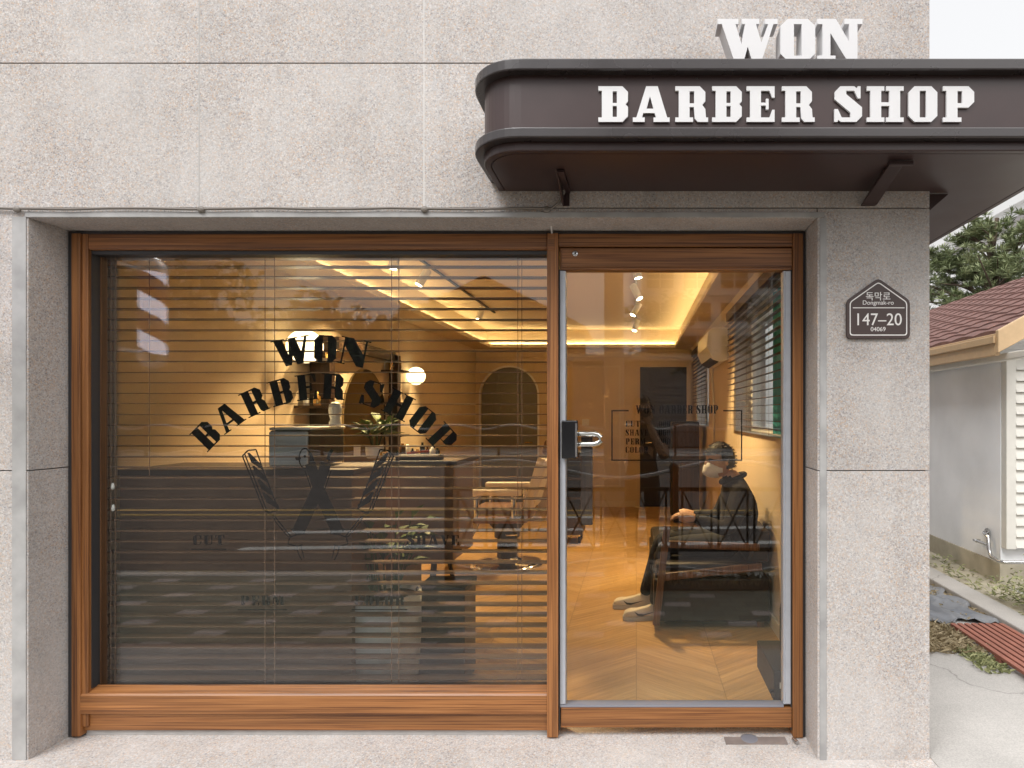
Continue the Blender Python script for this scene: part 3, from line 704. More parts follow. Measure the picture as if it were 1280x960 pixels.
MB().box(PX(707, DY), PX(979.3, DY), DY, DY + .010, PZ(881, DY), PZ(337, DY)).build('glass_pane', M_['glass'], dr)
MB().lathe([(0, -.004), (.011, -.004), (.0135, -.002), (.0135, .0), (.0, .0)], (FX(719), -.002, FZ(317)), 16, 'y').build('lock_cylinder', M_['steel'], dr)
MB().lathe([(0, -.0045), (.0045, -.0045), (.0045, -.003), (0, -.003)], (FX(719.4), -.003, FZ(317)), 10, 'y').build('keyhole', M_['black'], dr)
LY2 = DY + .0118; s2_ = (LY2 + D) / F
ex = lambda px: PX(px, LY2); ez = lambda py: PZ(py, LY2)
l = MB(); put_word(l, 'WON BARBER SHOP', ex(846), ez(517), LY2, 10.5*s2_, True, .0006, 103*s2_, gap=1.6); l.build('lettering', M_['vinyl'], dr)
l = MB()
for a, b, c, e in ((764.2, 765.8, 576, 512.6), (926.2, 927.8, 576, 512.6)): l.box(ex(a), ex(b), LY2 - .0003, LY2 + .0003, ez(c), ez(e))
for a, b, c in ((765.9, 786, 513.4), (904, 926.1, 513.4), (765.9, 926.1, 575.3)): l.box(ex(a), ex(b), LY2 - .0003, LY2 + .0003, ez(c + .8), ez(c - .8))
l.build('lettering_border', M_['vinyl'], dr)
for wd, py, wpx in (('CUT', 533.5, 18), ('SHAVE', 544.5, 28), ('PERM', 555.5, 25), ('COLOR', 566, 28)):
    l = MB(); put_word(l, wd, ex(782 + wpx/2), ez(py), LY2, 7.6*s2_, True, .0006, wpx*s2_, gap=1.8)
    if wd != 'COLOR': put_word(l, ',000', ex(829.5), ez(py), LY2, 7.6*s2_, True, .0006, 16.5*s2_, gap=1.4)
    l.build('lettering', M_['vinyl'], dr)
MB().box(PX(963, LY2), PX(968, LY2), LY2 - .0003, LY2 + .0003, PZ(866, LY2), PZ(861.5, LY2)).build('maker_mark', M_['vinyl'], dr)
lk = MB(); lk.box(PX(702, -.02), PX(721.2, -.02), -.026, .029, PZ(573.5, -.02), PZ(525.5, -.02))
lko = lk.build('lock', M_['black_gloss'], dr, bevel=.006)
MB().box(PX(719.2, -.02), PX(721.6, -.02), -.0275, -.0265, PZ(571, -.02), PZ(529, -.02)).box(PX(701.8, -.02), PX(702.6, -.02), -.0275, -.0265, PZ(571, -.02), PZ(529, -.02)).build('lock_edge', M_['steel'], lko)
h = MB()
for py, dy in ((542, 0), (555.5, .0)):
    a = P(721, py, .052)
    h.tube([a + Vector((-.01, 0, 0)), P(742, py, .052), P(747.5, py + (1.5 if py < 550 else -1.5), .052), P(751.5, py + (5 if py < 550 else -5), .052)], .0135, 12)
h.build('handle', M_['chrome'], dr)
MB().box(PX(727, .10), PX(741, .10), .07, .105, PZ(655, .10), PZ(546, .10)).build('pull_bar', M_['dark_wood'], dr, bevel=.003)

# floor pivot plate and dark stone patch under the door
pv = thing('floor_pivot', (FX(935), -.02, .002), 'round steel pivot and small bolt on the step below the door', 'door pivot')
MB().lathe([(.0, .0), (.042, .0), (.042, .002), (.034, .0035), (0, .0035)], (FX(936), -.016, .001), 24).build('pivot_disc', M_['trim_grey'], pv)
MB().tube([(FX(989), -.030, .012), (FX(992.5), -.062, .012)], .008, 8).build('bolt', M_['steel'], pv)
MB().box(FX(905), FX(981), -.058, .0, .0003, .004).build('stone_inlay', M_['stone_dark'], label='dark grey stone strip let into the step under the glass door', cat='stone inlay')

# ================================================================== AWNING SIGN
AW = .425                                # projection
ax0, ax1 = -.607, RX + AW                # outer ends
ay = FY - AW
aw = thing('awning', (.5, FY - .2, 2.378), 'dark brown metal sign canopy wrapping the building corner', 'awning')
def outline(inset, back=3.6, rad=.20, n=12):
    """outer edge of the canopy from the wall at the left, round the front and along the side"""
    r = rad - inset
    pts = [(ax0 + inset, FY - .0005)]
    c = (ax0 + rad, ay + rad)
    for k in range(n + 1):
        a = math.pi + (math.pi/2) * k / n; pts.append((c[0] + r*math.cos(a), c[1] + r*math.sin(a)))
    c = (ax1 - rad, ay + rad)
    for k in range(n + 1):
        a = 1.5*math.pi + (math.pi/2) * k / n; pts.append((c[0] + r*math.cos(a), c[1] + r*math.sin(a)))
    pts.append((ax1 - inset, back))
    return pts
def band(mb, out, inn, z0, z1, close=True):
    n = len(out); vs = []
    for (a, b) in zip(out, inn): vs += [(a[0], a[1], z0), (b[0], b[1], z0), (b[0], b[1], z1), (a[0], a[1], z1)]
    fs = []
    for i in range(n - 1):
        o = i*4; q = o + 4
        fs += [(o, q, q+3, o+3), (o+1, o+2, q+2, q+1), (o+3, q+3, q+2, o+2), (o, o+1, q+1, q)]
    fs += [(0, 3, 2, 1), ((n-1)*4, (n-1)*4+1, (n-1)*4+2, (n-1)*4+3)]
    mb.add(vs, fs)
def az(py, Y): return PZ(py, Y)
z_top1, z_top0 = az(72.5, ay), az(87, ay)
z_low1, z_low0 = az(158.5, ay), az(171.5, ay)
wb = ay + .035
o_out, o_web = outline(0), outline(.035)
b1 = MB(); band(b1, o_out, outline(.05), z_top0, z_top1); b1.build('upper_rim', M_['awning_rim'], aw, bevel=.005)
b1 = MB(); band(b1, o_out, outline(.05), z_low0, z_low1); b1.build('lower_rim', M_['awning_rim'], aw, bevel=.005)
b1 = MB(); band(b1, o_web, outline(.060), z_low1 - .001, z_top0 + .001)
b1.build('fascia', M_['awning'], aw)
b1 = MB(); band(b1, outline(.033), outline(.060), 2.380, z_low0 + .001); b1.build('skirt', M_['awning'], aw, bevel=.004)
# soffit and top plates (L shaped, filled outside the walls)
def plate(mb, inset, z0, z1):
    o = outline(inset); inner = [(RX + .001, 3.6), (RX + .001, FY - .001)]
    pl = o + inner
    n = len(pl)
    bm = bmesh.new(); vs = [bm.verts.new((p[0], p[1], z0)) for p in pl]; f = bm.faces.new(vs)
    bmesh.ops.triangulate(bm, faces=[f]); bm.verts.index_update()
    vv = [tuple(v.co) for v in bm.verts]; ff = [tuple(v.index for v in x.verts) for x in bm.faces]; bm.free()
    mb.add(vv, ff); mb.add([(v[0], v[1], z1) for v in vv], [tuple(reversed(t)) for t in ff])
    mb.add([(p[0], p[1], z0) for p in pl] + [(p[0], p[1], z1) for p in pl], [(i, (i+1) % n, (i+1) % n + n, i + n) for i in range(n)])
b1 = MB(); plate(b1, .062, 2.381, 2.389); b1.build('soffit', M_['awning'], aw)
b1 = MB(); plate(b1, .052, z_top1 - .02, z_top1 - .012); b1.build('top_plate', M_['awning'], aw)
b1 = MB()                                  # hanging brackets under the soffit
zb = WZ(258)
x0 = WX(709)
b1.prism([(FY - .001, zb), (FY - .03, zb), (FY - .23, 2.377), (FY - .001, 2.377)], 'x', x0 - .018, x0 - .012)
b1.box(x0 - .012, x0 + .014, FY - .23, FY - .002, 2.370, 2.377); b1.box(x0 - .012, x0 + .010, FY - .008, FY - .001, zb, 2.369)
b1.build('bracket', M_['awning'], aw)
b1 = MB(); xa = WX(1085)
b1.hexa([(xa - .035, FY - .028, zb), (xa + .03, FY - .028, zb), (xa + .03, FY - .001, zb), (xa - .035, FY - .001, zb), (xa - .03, FY - .30, 2.377), (xa + .022, FY - .30, 2.377), (xa + .022, FY - .2, 2.377), (xa - .03, FY - .2, 2.377)])
b1.box(xa - .045, xa + .045, FY - .318, FY - .301, 2.36, 2.377)
b1.build('bracket', M_['awning'], aw, bevel=.003)
b1 = MB(); b1.prism([(RX + .001, 2.30), (RX + .001, 2.377), (RX + .09, 2.377)], 'y', FY + .02, FY + .03); b1.build('bracket', M_['awning'], aw)
for px in (700.5, 1146):
    x = PX(px, ay + .2); MB().prism([(x - .016, z_top1), (x + .014, z_top1), (x + .010, z_top1 + .034)], 'y', ay + .24, ay + .245).build('stay_bolt', M_['fence_brown'], aw)
for k in range(11):
    xq = -.25 + k * .155
    for zq in (z_top0 - .012, z_low1 + .010): MB().ball((xq, wb - .0005, zq), .0032, 8, 5, (1, .5, 1)).build('screw', M_['awning_rim'], aw)
LYA = wb - .0045
pos = {'B0': (748, 785), 'A0': (791, 837), 'R0': (844, 885), 'B1': (890, 927), 'E0': (933, 968), 'R1': (977, 1018), 'S0': (1042.5, 1077), 'H0': (1083, 1129), 'O0': (1135, 1171), 'P0': (1178, 1217)}
for kk, (pa, pb) in pos.items():
    l = MB(); put_word(l, kk[0], PX((pa + pb)/2, LYA), az(153, LYA), LYA, (153 - 108.5)*(LYA + D)/F, False, .008, (pb - pa)*(LYA + D)/F)
    l.build('letter', M_['letter_white'], aw, bevel=.0012)
# WON letters standing on the wall above the canopy
wn_ = thing('sign_letters', (WX(985), FY - .08, WZ(78)), 'big white block letters WON standing off the wall above the canopy', 'sign letters')
YL = FY - .16
for ch, pa, pb in (('W', 897, 972), ('O', 975.5, 1019), ('N', 1021.5, 1078)):
    l = MB(); put_word(l, ch, PX((pa + pb)/2, YL), PZ(76, YL), YL + .04, (76 - 23.5)*(YL + D)/F, False, .08, (pb - pa)*(YL + D)/F); l.build('letter', M_['letter_white'], wn_, bevel=.001)
b1 = MB()
for px in (925, 997, 1050): MB().box(WX(px) - .01, WX(px) + .01, YL + .08, FY - .0006, PZ(50, YL), PZ(46, YL)).build('standoff', M_['steel'], wn_)

# address plate
ap = thing('address_plate', (WX(1098), FY - .012, WZ(424)), 'brown five sided house number plate on the granite pier', 'number plate')
YP = FY - .012
def rounded(pts, r=.012, n=4):
    out = []; m = len(pts)
    for i in range(m):
        p0, p1, p2 = Vector(pts[i-1]), Vector(pts[i]), Vector(pts[(i+1) % m])
        a = p1 + (p0 - p1).normalized()*r; b = p1 + (p2 - p1).normalized()*r
        for k in range(n+1):
            t = k/n; q = a*(1-t)**2 + p1*2*t*(1-t) + b*t*t; out.append((q.x, q.y))
    return out
def pent(i, yy=YP):
    s = (yy + D)/F
    pts = [(1058.3, 423.2), (1137.6, 423.2), (1137.6, 375.5), (1098, 347.5), (1058.3, 375.5)]
    c = (1098, 392); res = []
    for p in pts: res.append((PX(p[0], yy), PZ(p[1], yy)))
    if i:
        cx = PX(1098, yy)
        k = i
        res = [(res[0][0] + k, res[0][1] + k), (res[1][0] - k, res[1][1] + k), (res[2][0] - k, res[2][1] - k*.55), (cx, res[3][1] - k*1.25), (res[4][0] + k, res[4][1] - k*.55)]
    return res
MB().prism(rounded(pent(0), .018), 'y', YP, FY - .001).build('plate', M_['plate'], ap, bevel=.001)
vs, fs = curve_mesh([rounded(pent(.0125), .013), rounded(pent(.0165), .011)], .0012)
MB().add([v + Vector((0, YP - .0007, 0)) for v in vs], fs).box(PX(1066, YP), PX(1130.5, YP), YP - .0013, YP - .0002, PZ(385.3, YP), PZ(384.3, YP)).build('plate_border', M_['plate_white'], ap)
for body, py, size, k in (('독막로', 374.6, 11.5, 1.0), ('Dongmak-ro', 380.8, 7.6, 1.0), ('147–20', 406.5, 21.5, .93), ('04069', 414, 7.6, 1.0)):
    t = MB(); text_mesh(t, body, PX(1097.6, YP), PZ(py, YP), YP - .0008, size * (YP + D)/F, xs=k); t.build('lettering', M_['plate_white'], ap)

# barber pole, on the wall left of the picture, seen only in the window
bp_ = thing('barber_pole', (-2.72, -.60, 1.75), 'lit barber pole with spiral stripes, mirrored in the upper left of the window', 'barber pole')
pm, nt, N, L, b = new_mat('pole_stripes')
tc = N.new('ShaderNodeTexCoord'); sx = N.new('ShaderNodeSeparateXYZ'); L.new(tc.outputs['Object'], sx.inputs[0])
at = N.new('ShaderNodeMath'); at.operation = 'ARCTAN2'; L.new(sx.outputs[1], at.inputs[0]); L.new(sx.outputs[0], at.inputs[1])
m1 = N.new('ShaderNodeMath'); m1.operation = 'MULTIPLY_ADD'; m1.inputs[1].default_value = -1/(2*math.pi); L.new(at.outputs[0], m1.inputs[0])
mz = N.new('ShaderNodeMath'); mz.operation = 'MULTIPLY'; mz.inputs[1].default_value = 4.6; L.new(sx.outputs[2], mz.inputs[0]); L.new(mz.outputs[0], m1.inputs[2])
fc = N.new('ShaderNodeMath'); fc.operation = 'FRACT'; L.new(m1.outputs[0], fc.inputs[0])
rr = ramp(N, [(0, (.76, .76, .92)), (.44, (.05, .008, .008)), (.72, (.010, .012, .035)), (.98, (.010, .012, .035))], 'CONSTANT')
L.new(fc.outputs[0], rr.inputs[0]); L.new(rr.outputs[0], b.inputs['Base Color']); L.new(rr.outputs[0], b.inputs['Emission Color']); b.inputs['Emission Strength'].default_value = 1.6
MB().lathe([(.064, 1.78), (.064, 2.24)], (-2.72, -.60, 0), 28).build('striped_tube', pm, bp_)
MB().lathe([(.072, 2.24), (.072, 2.265), (.064, 2.29), (.034, 2.325), (0, 2.335)], (-2.72, -.60, 0), 24).build('end_cap', M_['chrome'], bp_)
MB().lathe([(0, 1.70), (.05, 1.715), (.072, 1.755), (.072, 1.78)], (-2.72, -.60, 0), 24).build('end_cap', M_['chrome'], bp_)
MB().box(-2.735, -2.715, -.54, FY - .001, 2.235, 2.25).build('bracket', M_['steel'], bp_)
MB().box(-2.735, -2.715, -.54, FY - .001, 1.78, 1.80).build('bracket', M_['steel'], bp_)
# ================================================================== INTERIOR SHELL
LW, BW, FZ_IN = -2.5, 6.7, 0.0
MB().box(LW - .12, RW + .012, .10, BW + .1, -.12, FZ_IN).build('floor', M_['floor'], kind='structure', origin0=True)
lw = MB(); lw.box(LW - .12, LW, .21, BW + .12, .002, 2.72); lw.build('left_wall', M_['plaster'], kind='structure')
bw_ = MB()
AX0, AX1 = PX(601, BW), PX(672, BW); DX0, DX1 = PX(800, BW), PX(858, BW)
ATZ = PZ(459, BW); arad = (AX1 - AX0)/2; ASZ = ATZ - arad
bw_.box(LW, AX0, BW, BW + .12, .002, 2.72); bw_.box(AX1, RW, BW, BW + .12, .002, 2.72)
n = 14
for k in range(n):                        # arch head
    a0 = math.pi * k / n; a1 = math.pi * (k+1) / n; cx = (AX0 + AX1)/2
    x0, x1 = cx + arad*math.cos(a0), cx + arad*math.cos(a1)
    bw_.hexa([(x1, BW, ASZ + arad*math.sin(a1)), (x0, BW, ASZ + arad*math.sin(a0)), (x0, BW + .12, ASZ + arad*math.sin(a0)), (x1, BW + .12, ASZ + arad*math.sin(a1)), (x1, BW, 2.72), (x0, BW, 2.72), (x0, BW + .12, 2.72), (x1, BW + .12, 2.72)])
bw_.build('back_wall', M_['plaster'], kind='structure')
rw = MB()
for y0, y1, z0, z1 in ((.125, 1.0, .002, 2.72), (1.0, 3.0, .002, 1.29), (1.0, 3.0, 2.36, 2.72), (3.0, 5.0, .002, 2.72), (5.0, 6.55, .002, 1.29), (5.0, 6.55, 2.36, 2.72), (6.55, BW, .002, 2.72)):
    rw.box(RW, RW + .014, y0, y1, z0, z1)
rw.build('right_wall', M_['plaster'], kind='structure')
MB().box(LW - .12, RW + .01, .206, BW + .12, 2.73, 2.80).build('ceiling', M_['ceil'], kind='structure')
MB().box(LW, OX0 + .03, .206, .215, .0, 2.7).box(OX1 - .03, RW, .206, .215, 0, 2.7).box(LW, RW, .206, .215, OZ + .01, 2.7).build('front_wall', M_['plaster'], kind='structure')
# dropped soffit ring with an LED cove lighting the raised tray
SZ = 2.45; TX0, TX1, TY0, TY1 = LW + .30, RW - .34, .55, BW - .30
cv = thing('light_cove', ((LW+RW)/2, 3.4, SZ), 'glowing warm strip light in the stepped ceiling edge', 'cove light')
so = MB()
so.box(LW, TX0, .22, BW, SZ, SZ + .05); so.box(TX1, RW, .22, BW, SZ, SZ + .05); so.box(TX0, TX1, .22, TY0, SZ, SZ + .05); so.box(TX0, TX1, TY1, BW, SZ, SZ + .05)
so.build('soffit', M_['ceil'], cv)
rs = MB(); q = .07
rs.box(TX0 - q - .02, TX0 - q, TY0 - q, TY1 + q, SZ + .052, 2.728); rs.box(TX1 + q, TX1 + q + .02, TY0 - q, TY1 + q, SZ + .052, 2.728); rs.box(TX0 - q, TX1 + q, TY0 - q - .02, TY0 - q, SZ + .052, 2.728); rs.box(TX0 - q, TX1 + q, TY1 + q, TY1 + q + .02, SZ + .052, 2.728)
rs.build('riser', M_['ceil'], cv)
ls = MB(); z0, z1 = SZ + .0505, SZ + .056
ls.box(TX0 - .062, TX0 - .048, TY0, TY1, z0, z1); ls.box(TX1 + .048, TX1 + .062, TY0, TY1, z0, z1); ls.box(TX0, TX1, TY1 + .048, TY1 + .062, z0, z1); ls.box(TX0, TX1, TY0 - .062, TY0 - .048, z0, z1)
ls.build('strip', M_['led'], cv)
# crown moulding against the walls
cm = MB()
cm.prism([(RW - .002, 2.33), (RW - .03, 2.33), (RW - .05, 2.40), (RW - .09, 2.445), (RW - .002, 2.445)], 'y', .25, BW - .1)
cm.prism([(BW - .002, 2.33), (BW - .03, 2.33), (BW - .05, 2.40), (BW - .09, 2.445), (BW - .002, 2.445)], 'x', LW + .02, RW - .1)
cm.build('cornice', M_['ceil'], kind='structure')
# panel mouldings on the back wall and skirting
pm_ = MB()
for xa, xb in ((PX(590, BW), PX(600, BW) - .02), (PX(690, BW), PX(785, BW))):
    pass
def rect_frame(mb, x0, x1, z0, z1, y, w=.03, t=.015):
    mb.box(x0, x1, y - t, y - .001, z0, z0 + w); mb.box(x0, x1, y - t, y - .001, z1 - w, z1); mb.box(x0, x0 + w, y - t, y - .001, z0 + w, z1 - w); mb.box(x1 - w, x1, y - t, y - .001, z0 + w, z1 - w)
rect_frame(pm_, AX0 - .42, AX0 - .12, .3, 2.2, BW); rect_frame(pm_, AX1 + .15, DX0 - .3, .3, 2.2, BW)
pm_.build('wall_moulding', M_['ceil'], kind='structure')
MB().box(LW, AX0, BW - .015, BW - .001, .001, .09).box(AX1, DX0 - .07, BW - .015, BW - .001, .001, .09).box(RW - .015, RW - .001, .3, BW, .001, .09).build('skirting', M_['ceil'], kind='structure')
# arched door panel closing the arch
ad_ = thing('arched_door', ((AX0+AX1)/2, BW + .05, 0), 'grey olive arched door panel in the back wall behind the barber chair', 'door')
def arch_xz(x0, x1, zt, n=16):
    r = (x1 - x0)/2; c = (x0 + x1)/2
    return [(x0, .003), (x1, .003)] + [(c + r*math.cos(math.pi*k/n), zt - r + r*math.sin(math.pi*k/n)) for k in range(n+1)]
MB().prism(arch_xz(AX0 - .02, AX1 + .02, ATZ + .02), 'y', BW + .04, BW + .09).build('panel', M_['arch'], ad_)
MB().tube([(AX1 - .09, BW + .03, 1.0), (AX1 - .09, BW - .005, 1.0), (AX1 - .2, BW - .005, 1.0)], .008, 8).build('handle', M_['gold'], ad_)
at_ = MB()
n = 18; cx = (AX0 + AX1)/2
prev = None; pts_o, pts_i = [], []
for k in range(n+1):
    a = math.pi*k/n; pts_o.append((cx + (arad + .025)*math.cos(a), ASZ + (arad + .025)*math.sin(a))); pts_i.append((cx + (arad)*math.cos(a), ASZ + arad*math.sin(a)))
pts_o = [(AX1 + .025, .002)] + pts_o + [(AX0 - .025, .002)]; pts_i = [(AX1, .002)] + pts_i + [(AX0, .002)]
vs, fs = curve_mesh([pts_o + pts_i[::-1]], .02)
at_.add([v + Vector((0, BW - .012, 0)) for v in vs], fs); at_.build('arch_trim', M_['white_plastic'], kind='structure')
# dark back door
bd_ = thing('back_door', ((DX0+DX1)/2, BW, 0), 'dark brown door in the back wall behind the price list', 'door')
DZ = PZ(459, BW)
MB().box(DX0, DX1, BW - .03, BW - .002, .004, DZ).build('leaf', M_['door_dark'], bd_)
MB().box(DX0 - .07, DX0 - .002, BW - .04, BW - .002, .003, DZ + .07).box(DX1 + .002, DX1 + .07, BW - .04, BW - .002, .003, DZ + .07).box(DX0 - .001, DX1 + .001, BW - .04, BW - .002, DZ + .002, DZ + .07).build('casing', M_['plaster'], bd_)
MB().tube([(DX0 + .07, BW - .03, 1.0), (DX0 + .07, BW - .075, 1.0), (DX0 + .18, BW - .075, 1.0)], .009, 8).build('handle', M_['steel'], bd_)
# light switch
sw2 = thing('light_switch', tuple(P(732, 528, BW - .01)), 'small white light switch on the back wall above the door lock', 'switch')
c = P(732, 528, BW)
MB().box(c.x - .055, c.x + .055, BW - .012, BW - .001, c.z - .05, c.z + .05).build('plate', M_['white_plastic'], sw2, bevel=.003)
MB().box(c.x - .02, c.x + .02, BW - .018, BW - .0125, c.z - .03, c.z + .03).build('rocker', M_['white_plastic'], sw2)

# ---------------- venetian blind behind the shop window
vb = thing('venetian_blind', (PX(400, .12), .125, .18), 'brown wooden venetian blind lowered behind the shop window, slats open', 'blind')
BX0, BX1 = PX(127.5, .10), PX(683.5, .10)
sl = MB()
z = PZ(332.5, .10); pitch = .04925; nsl = 0
while z > .20:
    t = .0016 * math.sin(nsl * 2.3) * math.cos(nsl * .7)
    sl.hexa([(BX0, .098, z - .0018 + t), (BX1, .098, z - .0018 - t), (BX1, .154, z - .0006 - t), (BX0, .154, z - .0006 + t), (BX0, .098, z + .0018 + t), (BX1, .098, z + .0018 - t), (BX1, .154, z + .003 - t), (BX0, .154, z + .003 + t)])
    z -= pitch; nsl += 1
sl.build('slats', M_['slat'], vb)
MB().box(BX0, BX1, .098, .152, .165, .185).build('bottom_bar', M_['slat'], vb, bevel=.003)
MB().box(BX0, BX1, .092, .155, PZ(322, .1), PZ(322, .1) + .055).build('head_box', M_['slat'], vb)
for px in (139.5, 145, 332, 344, 490, 499, 647.5, 652.5):
    x = PX(px, .1); MB().box(x - .0013, x + .0013, .0950, .0970, .17, PZ(322, .1)).build('cord', M_['cord'], vb)
MB().tube([(PX(187, .095), .0935, PZ(322, .095)), (PX(187, .095), .0935, PZ(596, .095))], .0016, 6).build('pull_cord', M_['cord'], vb)
for px, py in ((141, 607), (141.5, 634)):
    MB().lathe([(.004, .012), (.007, 0), (.007, -.014), (.003, -.018)], tuple(P(px, py, .09)), 10).build('cord_bead', M_['white_plastic'], vb)

# ---------------- side windows with blinds, aircon
frost = pane_glass('side_glass', .04)
for i, (y0, y1) in enumerate(((1.0, 3.0), (5.0, 6.55))):
    sd = thing('side_window', (RW + .15, (y0+y1)/2, 1.28), ['white framed side window nearest the glass door, behind brown slats', 'white framed side window near the back wall, below the air conditioner'][i], 'window', 'side windows')
    x = RW + .2
    f = MB(); f.box(x - .04, x + .04, y0, y1, 1.272, 1.33); f.box(x - .04, x + .04, y0, y1, 2.30, 2.358); ym = y0 + (y1-y0)*.52
    for yy in (y0, ym - .03, y1 - .06): f.box(x - .04, x + .04, yy, yy + .06, 1.331, 2.299)
    f.build('frame', M_['white_plastic'], sd)
    MB().box(x - .005, x + .005, y0 + .06, ym - .03, 1.331, 2.299).box(x - .005, x + .005, ym + .03, y1 - .06, 1.331, 2.299).build('pane', frost, sd)
    MB().box(RW + .012, RW + .10, y0, y1, 1.271, 1.288).build('sill', M_['white_plastic'], sd)
    yc0, yc1 = (y0 + .08, y0 + (y1-y0)*.42)
    cu = MB(); m = 24
    vs = []
    for k in range(m+1):
        yy = yc0 + (yc1-yc0)*k/m; xx = RW + .10 + .014*math.sin(k*1.35); vs += [(xx, yy, 1.30), (xx, yy, 2.35)]
    cu.add(vs, [(2*k, 2*k+2, 2*k+3, 2*k+1) for k in range(m)], True)
    cu.build('curtain', M_['teal'], label=['teal curtain hanging in the side window nearest the glass door', 'teal curtain hanging in the side window beside the back wall'][i], cat='curtain', group='teal curtains')
    vb2 = thing('venetian_blind', (RW - .03, (y0+y1)/2, 1.30), ['dark brown slatted blind over the side window nearest the glass door', 'dark brown slatted blind over the far side window by the back wall'][i], 'blind', 'dark blinds on the side windows')
    s3 = MB(); z = 2.30
    while z > 1.31:
        s3.box(RW - .062, RW - .030, y0 - .04, y1 + .04, z, z + .0028)
        z -= .053
    s3.build('slats', M_['slat_y'], vb2)
    MB().box(RW - .075, RW - .018, y0 - .05, y1 + .05, 2.32, 2.40).build('valance', M_['slat_y'], vb2, bevel=.004)
    for yy in (y0 + .2, (y0+y1)/2, y1 - .2): MB().box(RW - .072, RW - .0705, yy, yy + .003, 1.31, 2.32).build('cord', M_['cord'], vb2)
ac = thing('air_conditioner', (RW - .12, 3.7, 1.98), 'white wall air conditioner on the right wall between the two blinds', 'air conditioner')
pr = [(RW - .002, 2.31), (RW - .16, 2.31), (RW - .215, 2.27), (RW - .225, 2.12), (RW - .17, 2.0), (RW - .08, 1.97), (RW - .002, 1.99)]
MB().prism(pr, 'y', 3.32, 4.25).build('body', M_['white_plastic'], ac, bevel=.012)
MB().hexa([(RW - .185, 3.38, 2.005), (RW - .10, 3.38, 1.968), (RW - .10, 4.2, 1.968), (RW - .185, 4.2, 2.005), (RW - .182, 3.38, 2.012), (RW - .097, 3.38, 1.975), (RW - .097, 4.2, 1.975), (RW - .182, 4.2, 2.012)]).build('louvre', M_['black'], ac)
MB().tube([(RW - .01, 4.4, 2.05), (RW - .03, 4.42, 1.9), (RW - .012, 4.40, 1.5), (RW - .012, 4.41, 1.1)], .012, 8).build('pipe', M_['pvc'], ac)

# ---------------- ceiling spots
def track(name, x, y0, y1, label):
    t = thing(name, (x, (y0+y1)/2, 2.70), label, 'light track', 'ceiling spot tracks')
    MB().box(x - .011, x + .011, y0, y1, 2.712, 2.729).build('rail', M_['black'], t)
    return t
def spot(x, y, aim, z=2.69, label='', power=85, cone=75):
    s = thing('spotlight', (x, y, z), label, 'spotlight', 'ceiling spotlights')
    d = Vector(aim).normalized(); c = Vector((x, y, z - .10))
    MB().tube([(x, y, z), (x, y, z - .06)], .008, 8).build('stem', M_['white_plastic'], s)
    MB().tube([c - d*.075, c + d*.075], .034, 16).build('barrel', M_['white_plastic'], s)
    MB().tube([c + d*.0755, c + d*.0775], .029, 16).build('lens', M_['spot_disc'], s)
    ld = bpy.data.lights.new('spot_lamp', 'SPOT'); ld.energy = power; ld.color = (1, .69, .34); ld.spot_size = R(cone); ld.spot_blend = .6; ld.shadow_soft_size = .03
    lo = bpy.data.objects.new('spot_lamp', ld); COL.objects.link(lo); lo.location = c + d*.09; lo.rotation_euler = d.to_track_quat('-Z', 'Y').to_euler()
track('ceiling_track', -1.78, 1.3, 4.9, 'black ceiling light track above the mirrors, seen through the window blind')
track('ceiling_track', .0, 1.6, 5.6, 'black ceiling light track above the aisle, seen through the glass door')
for (y, aim, lb) in ((1.75, (-.1, -.3, -1), 'white ceiling spotlight on the mirror track, nearest the window'), (1.38, (.22, -.44, -1), 'white spotlight added to the mirror track to brighten the window planter'), (2.35, (-.5, -.2, -1), 'second white ceiling spotlight along the mirror track'), (4.2, (-.2, -.35, -1), 'white ceiling spotlight at the far end of the mirror track')):
    spot(-1.78, y, aim, label=lb, power=190 if y == 1.38 else 85, cone=44 if y == 1.38 else 75)  # the strong narrow one is an extra lamp, added to brighten the planter
for (y, aim, lb) in ((2.05, (.25, .0, -1), 'white ceiling spotlight on the aisle track, nearest the glass door'), (2.95, (.5, -.2, -1), 'white tilted spotlight second along the aisle track'), (3.9, (-.55, -.25, -1), 'white tilted spotlight third along the aisle track'), (5.1, (-.3, -.3, -1), 'white spotlight last along the aisle track, near the back wall')):
    spot(.0, y, aim, label=lb)
dl = thing('downlight', (-.19, 1.9, 2.72), 'round recessed ceiling downlight at the top left of the glass door', 'downlight')
MB().lathe([(.055, .0), (.06, -.012), (.045, -.014)], (-.19, 1.75, 2.729), 20).build('rim', M_['white_plastic'], dl)
MB().lathe([(.0, -.006), (.042, -.006), (.042, -.002)], (-.19, 1.75, 2.727), 20).build('lens', M_['spot_disc'], dl)

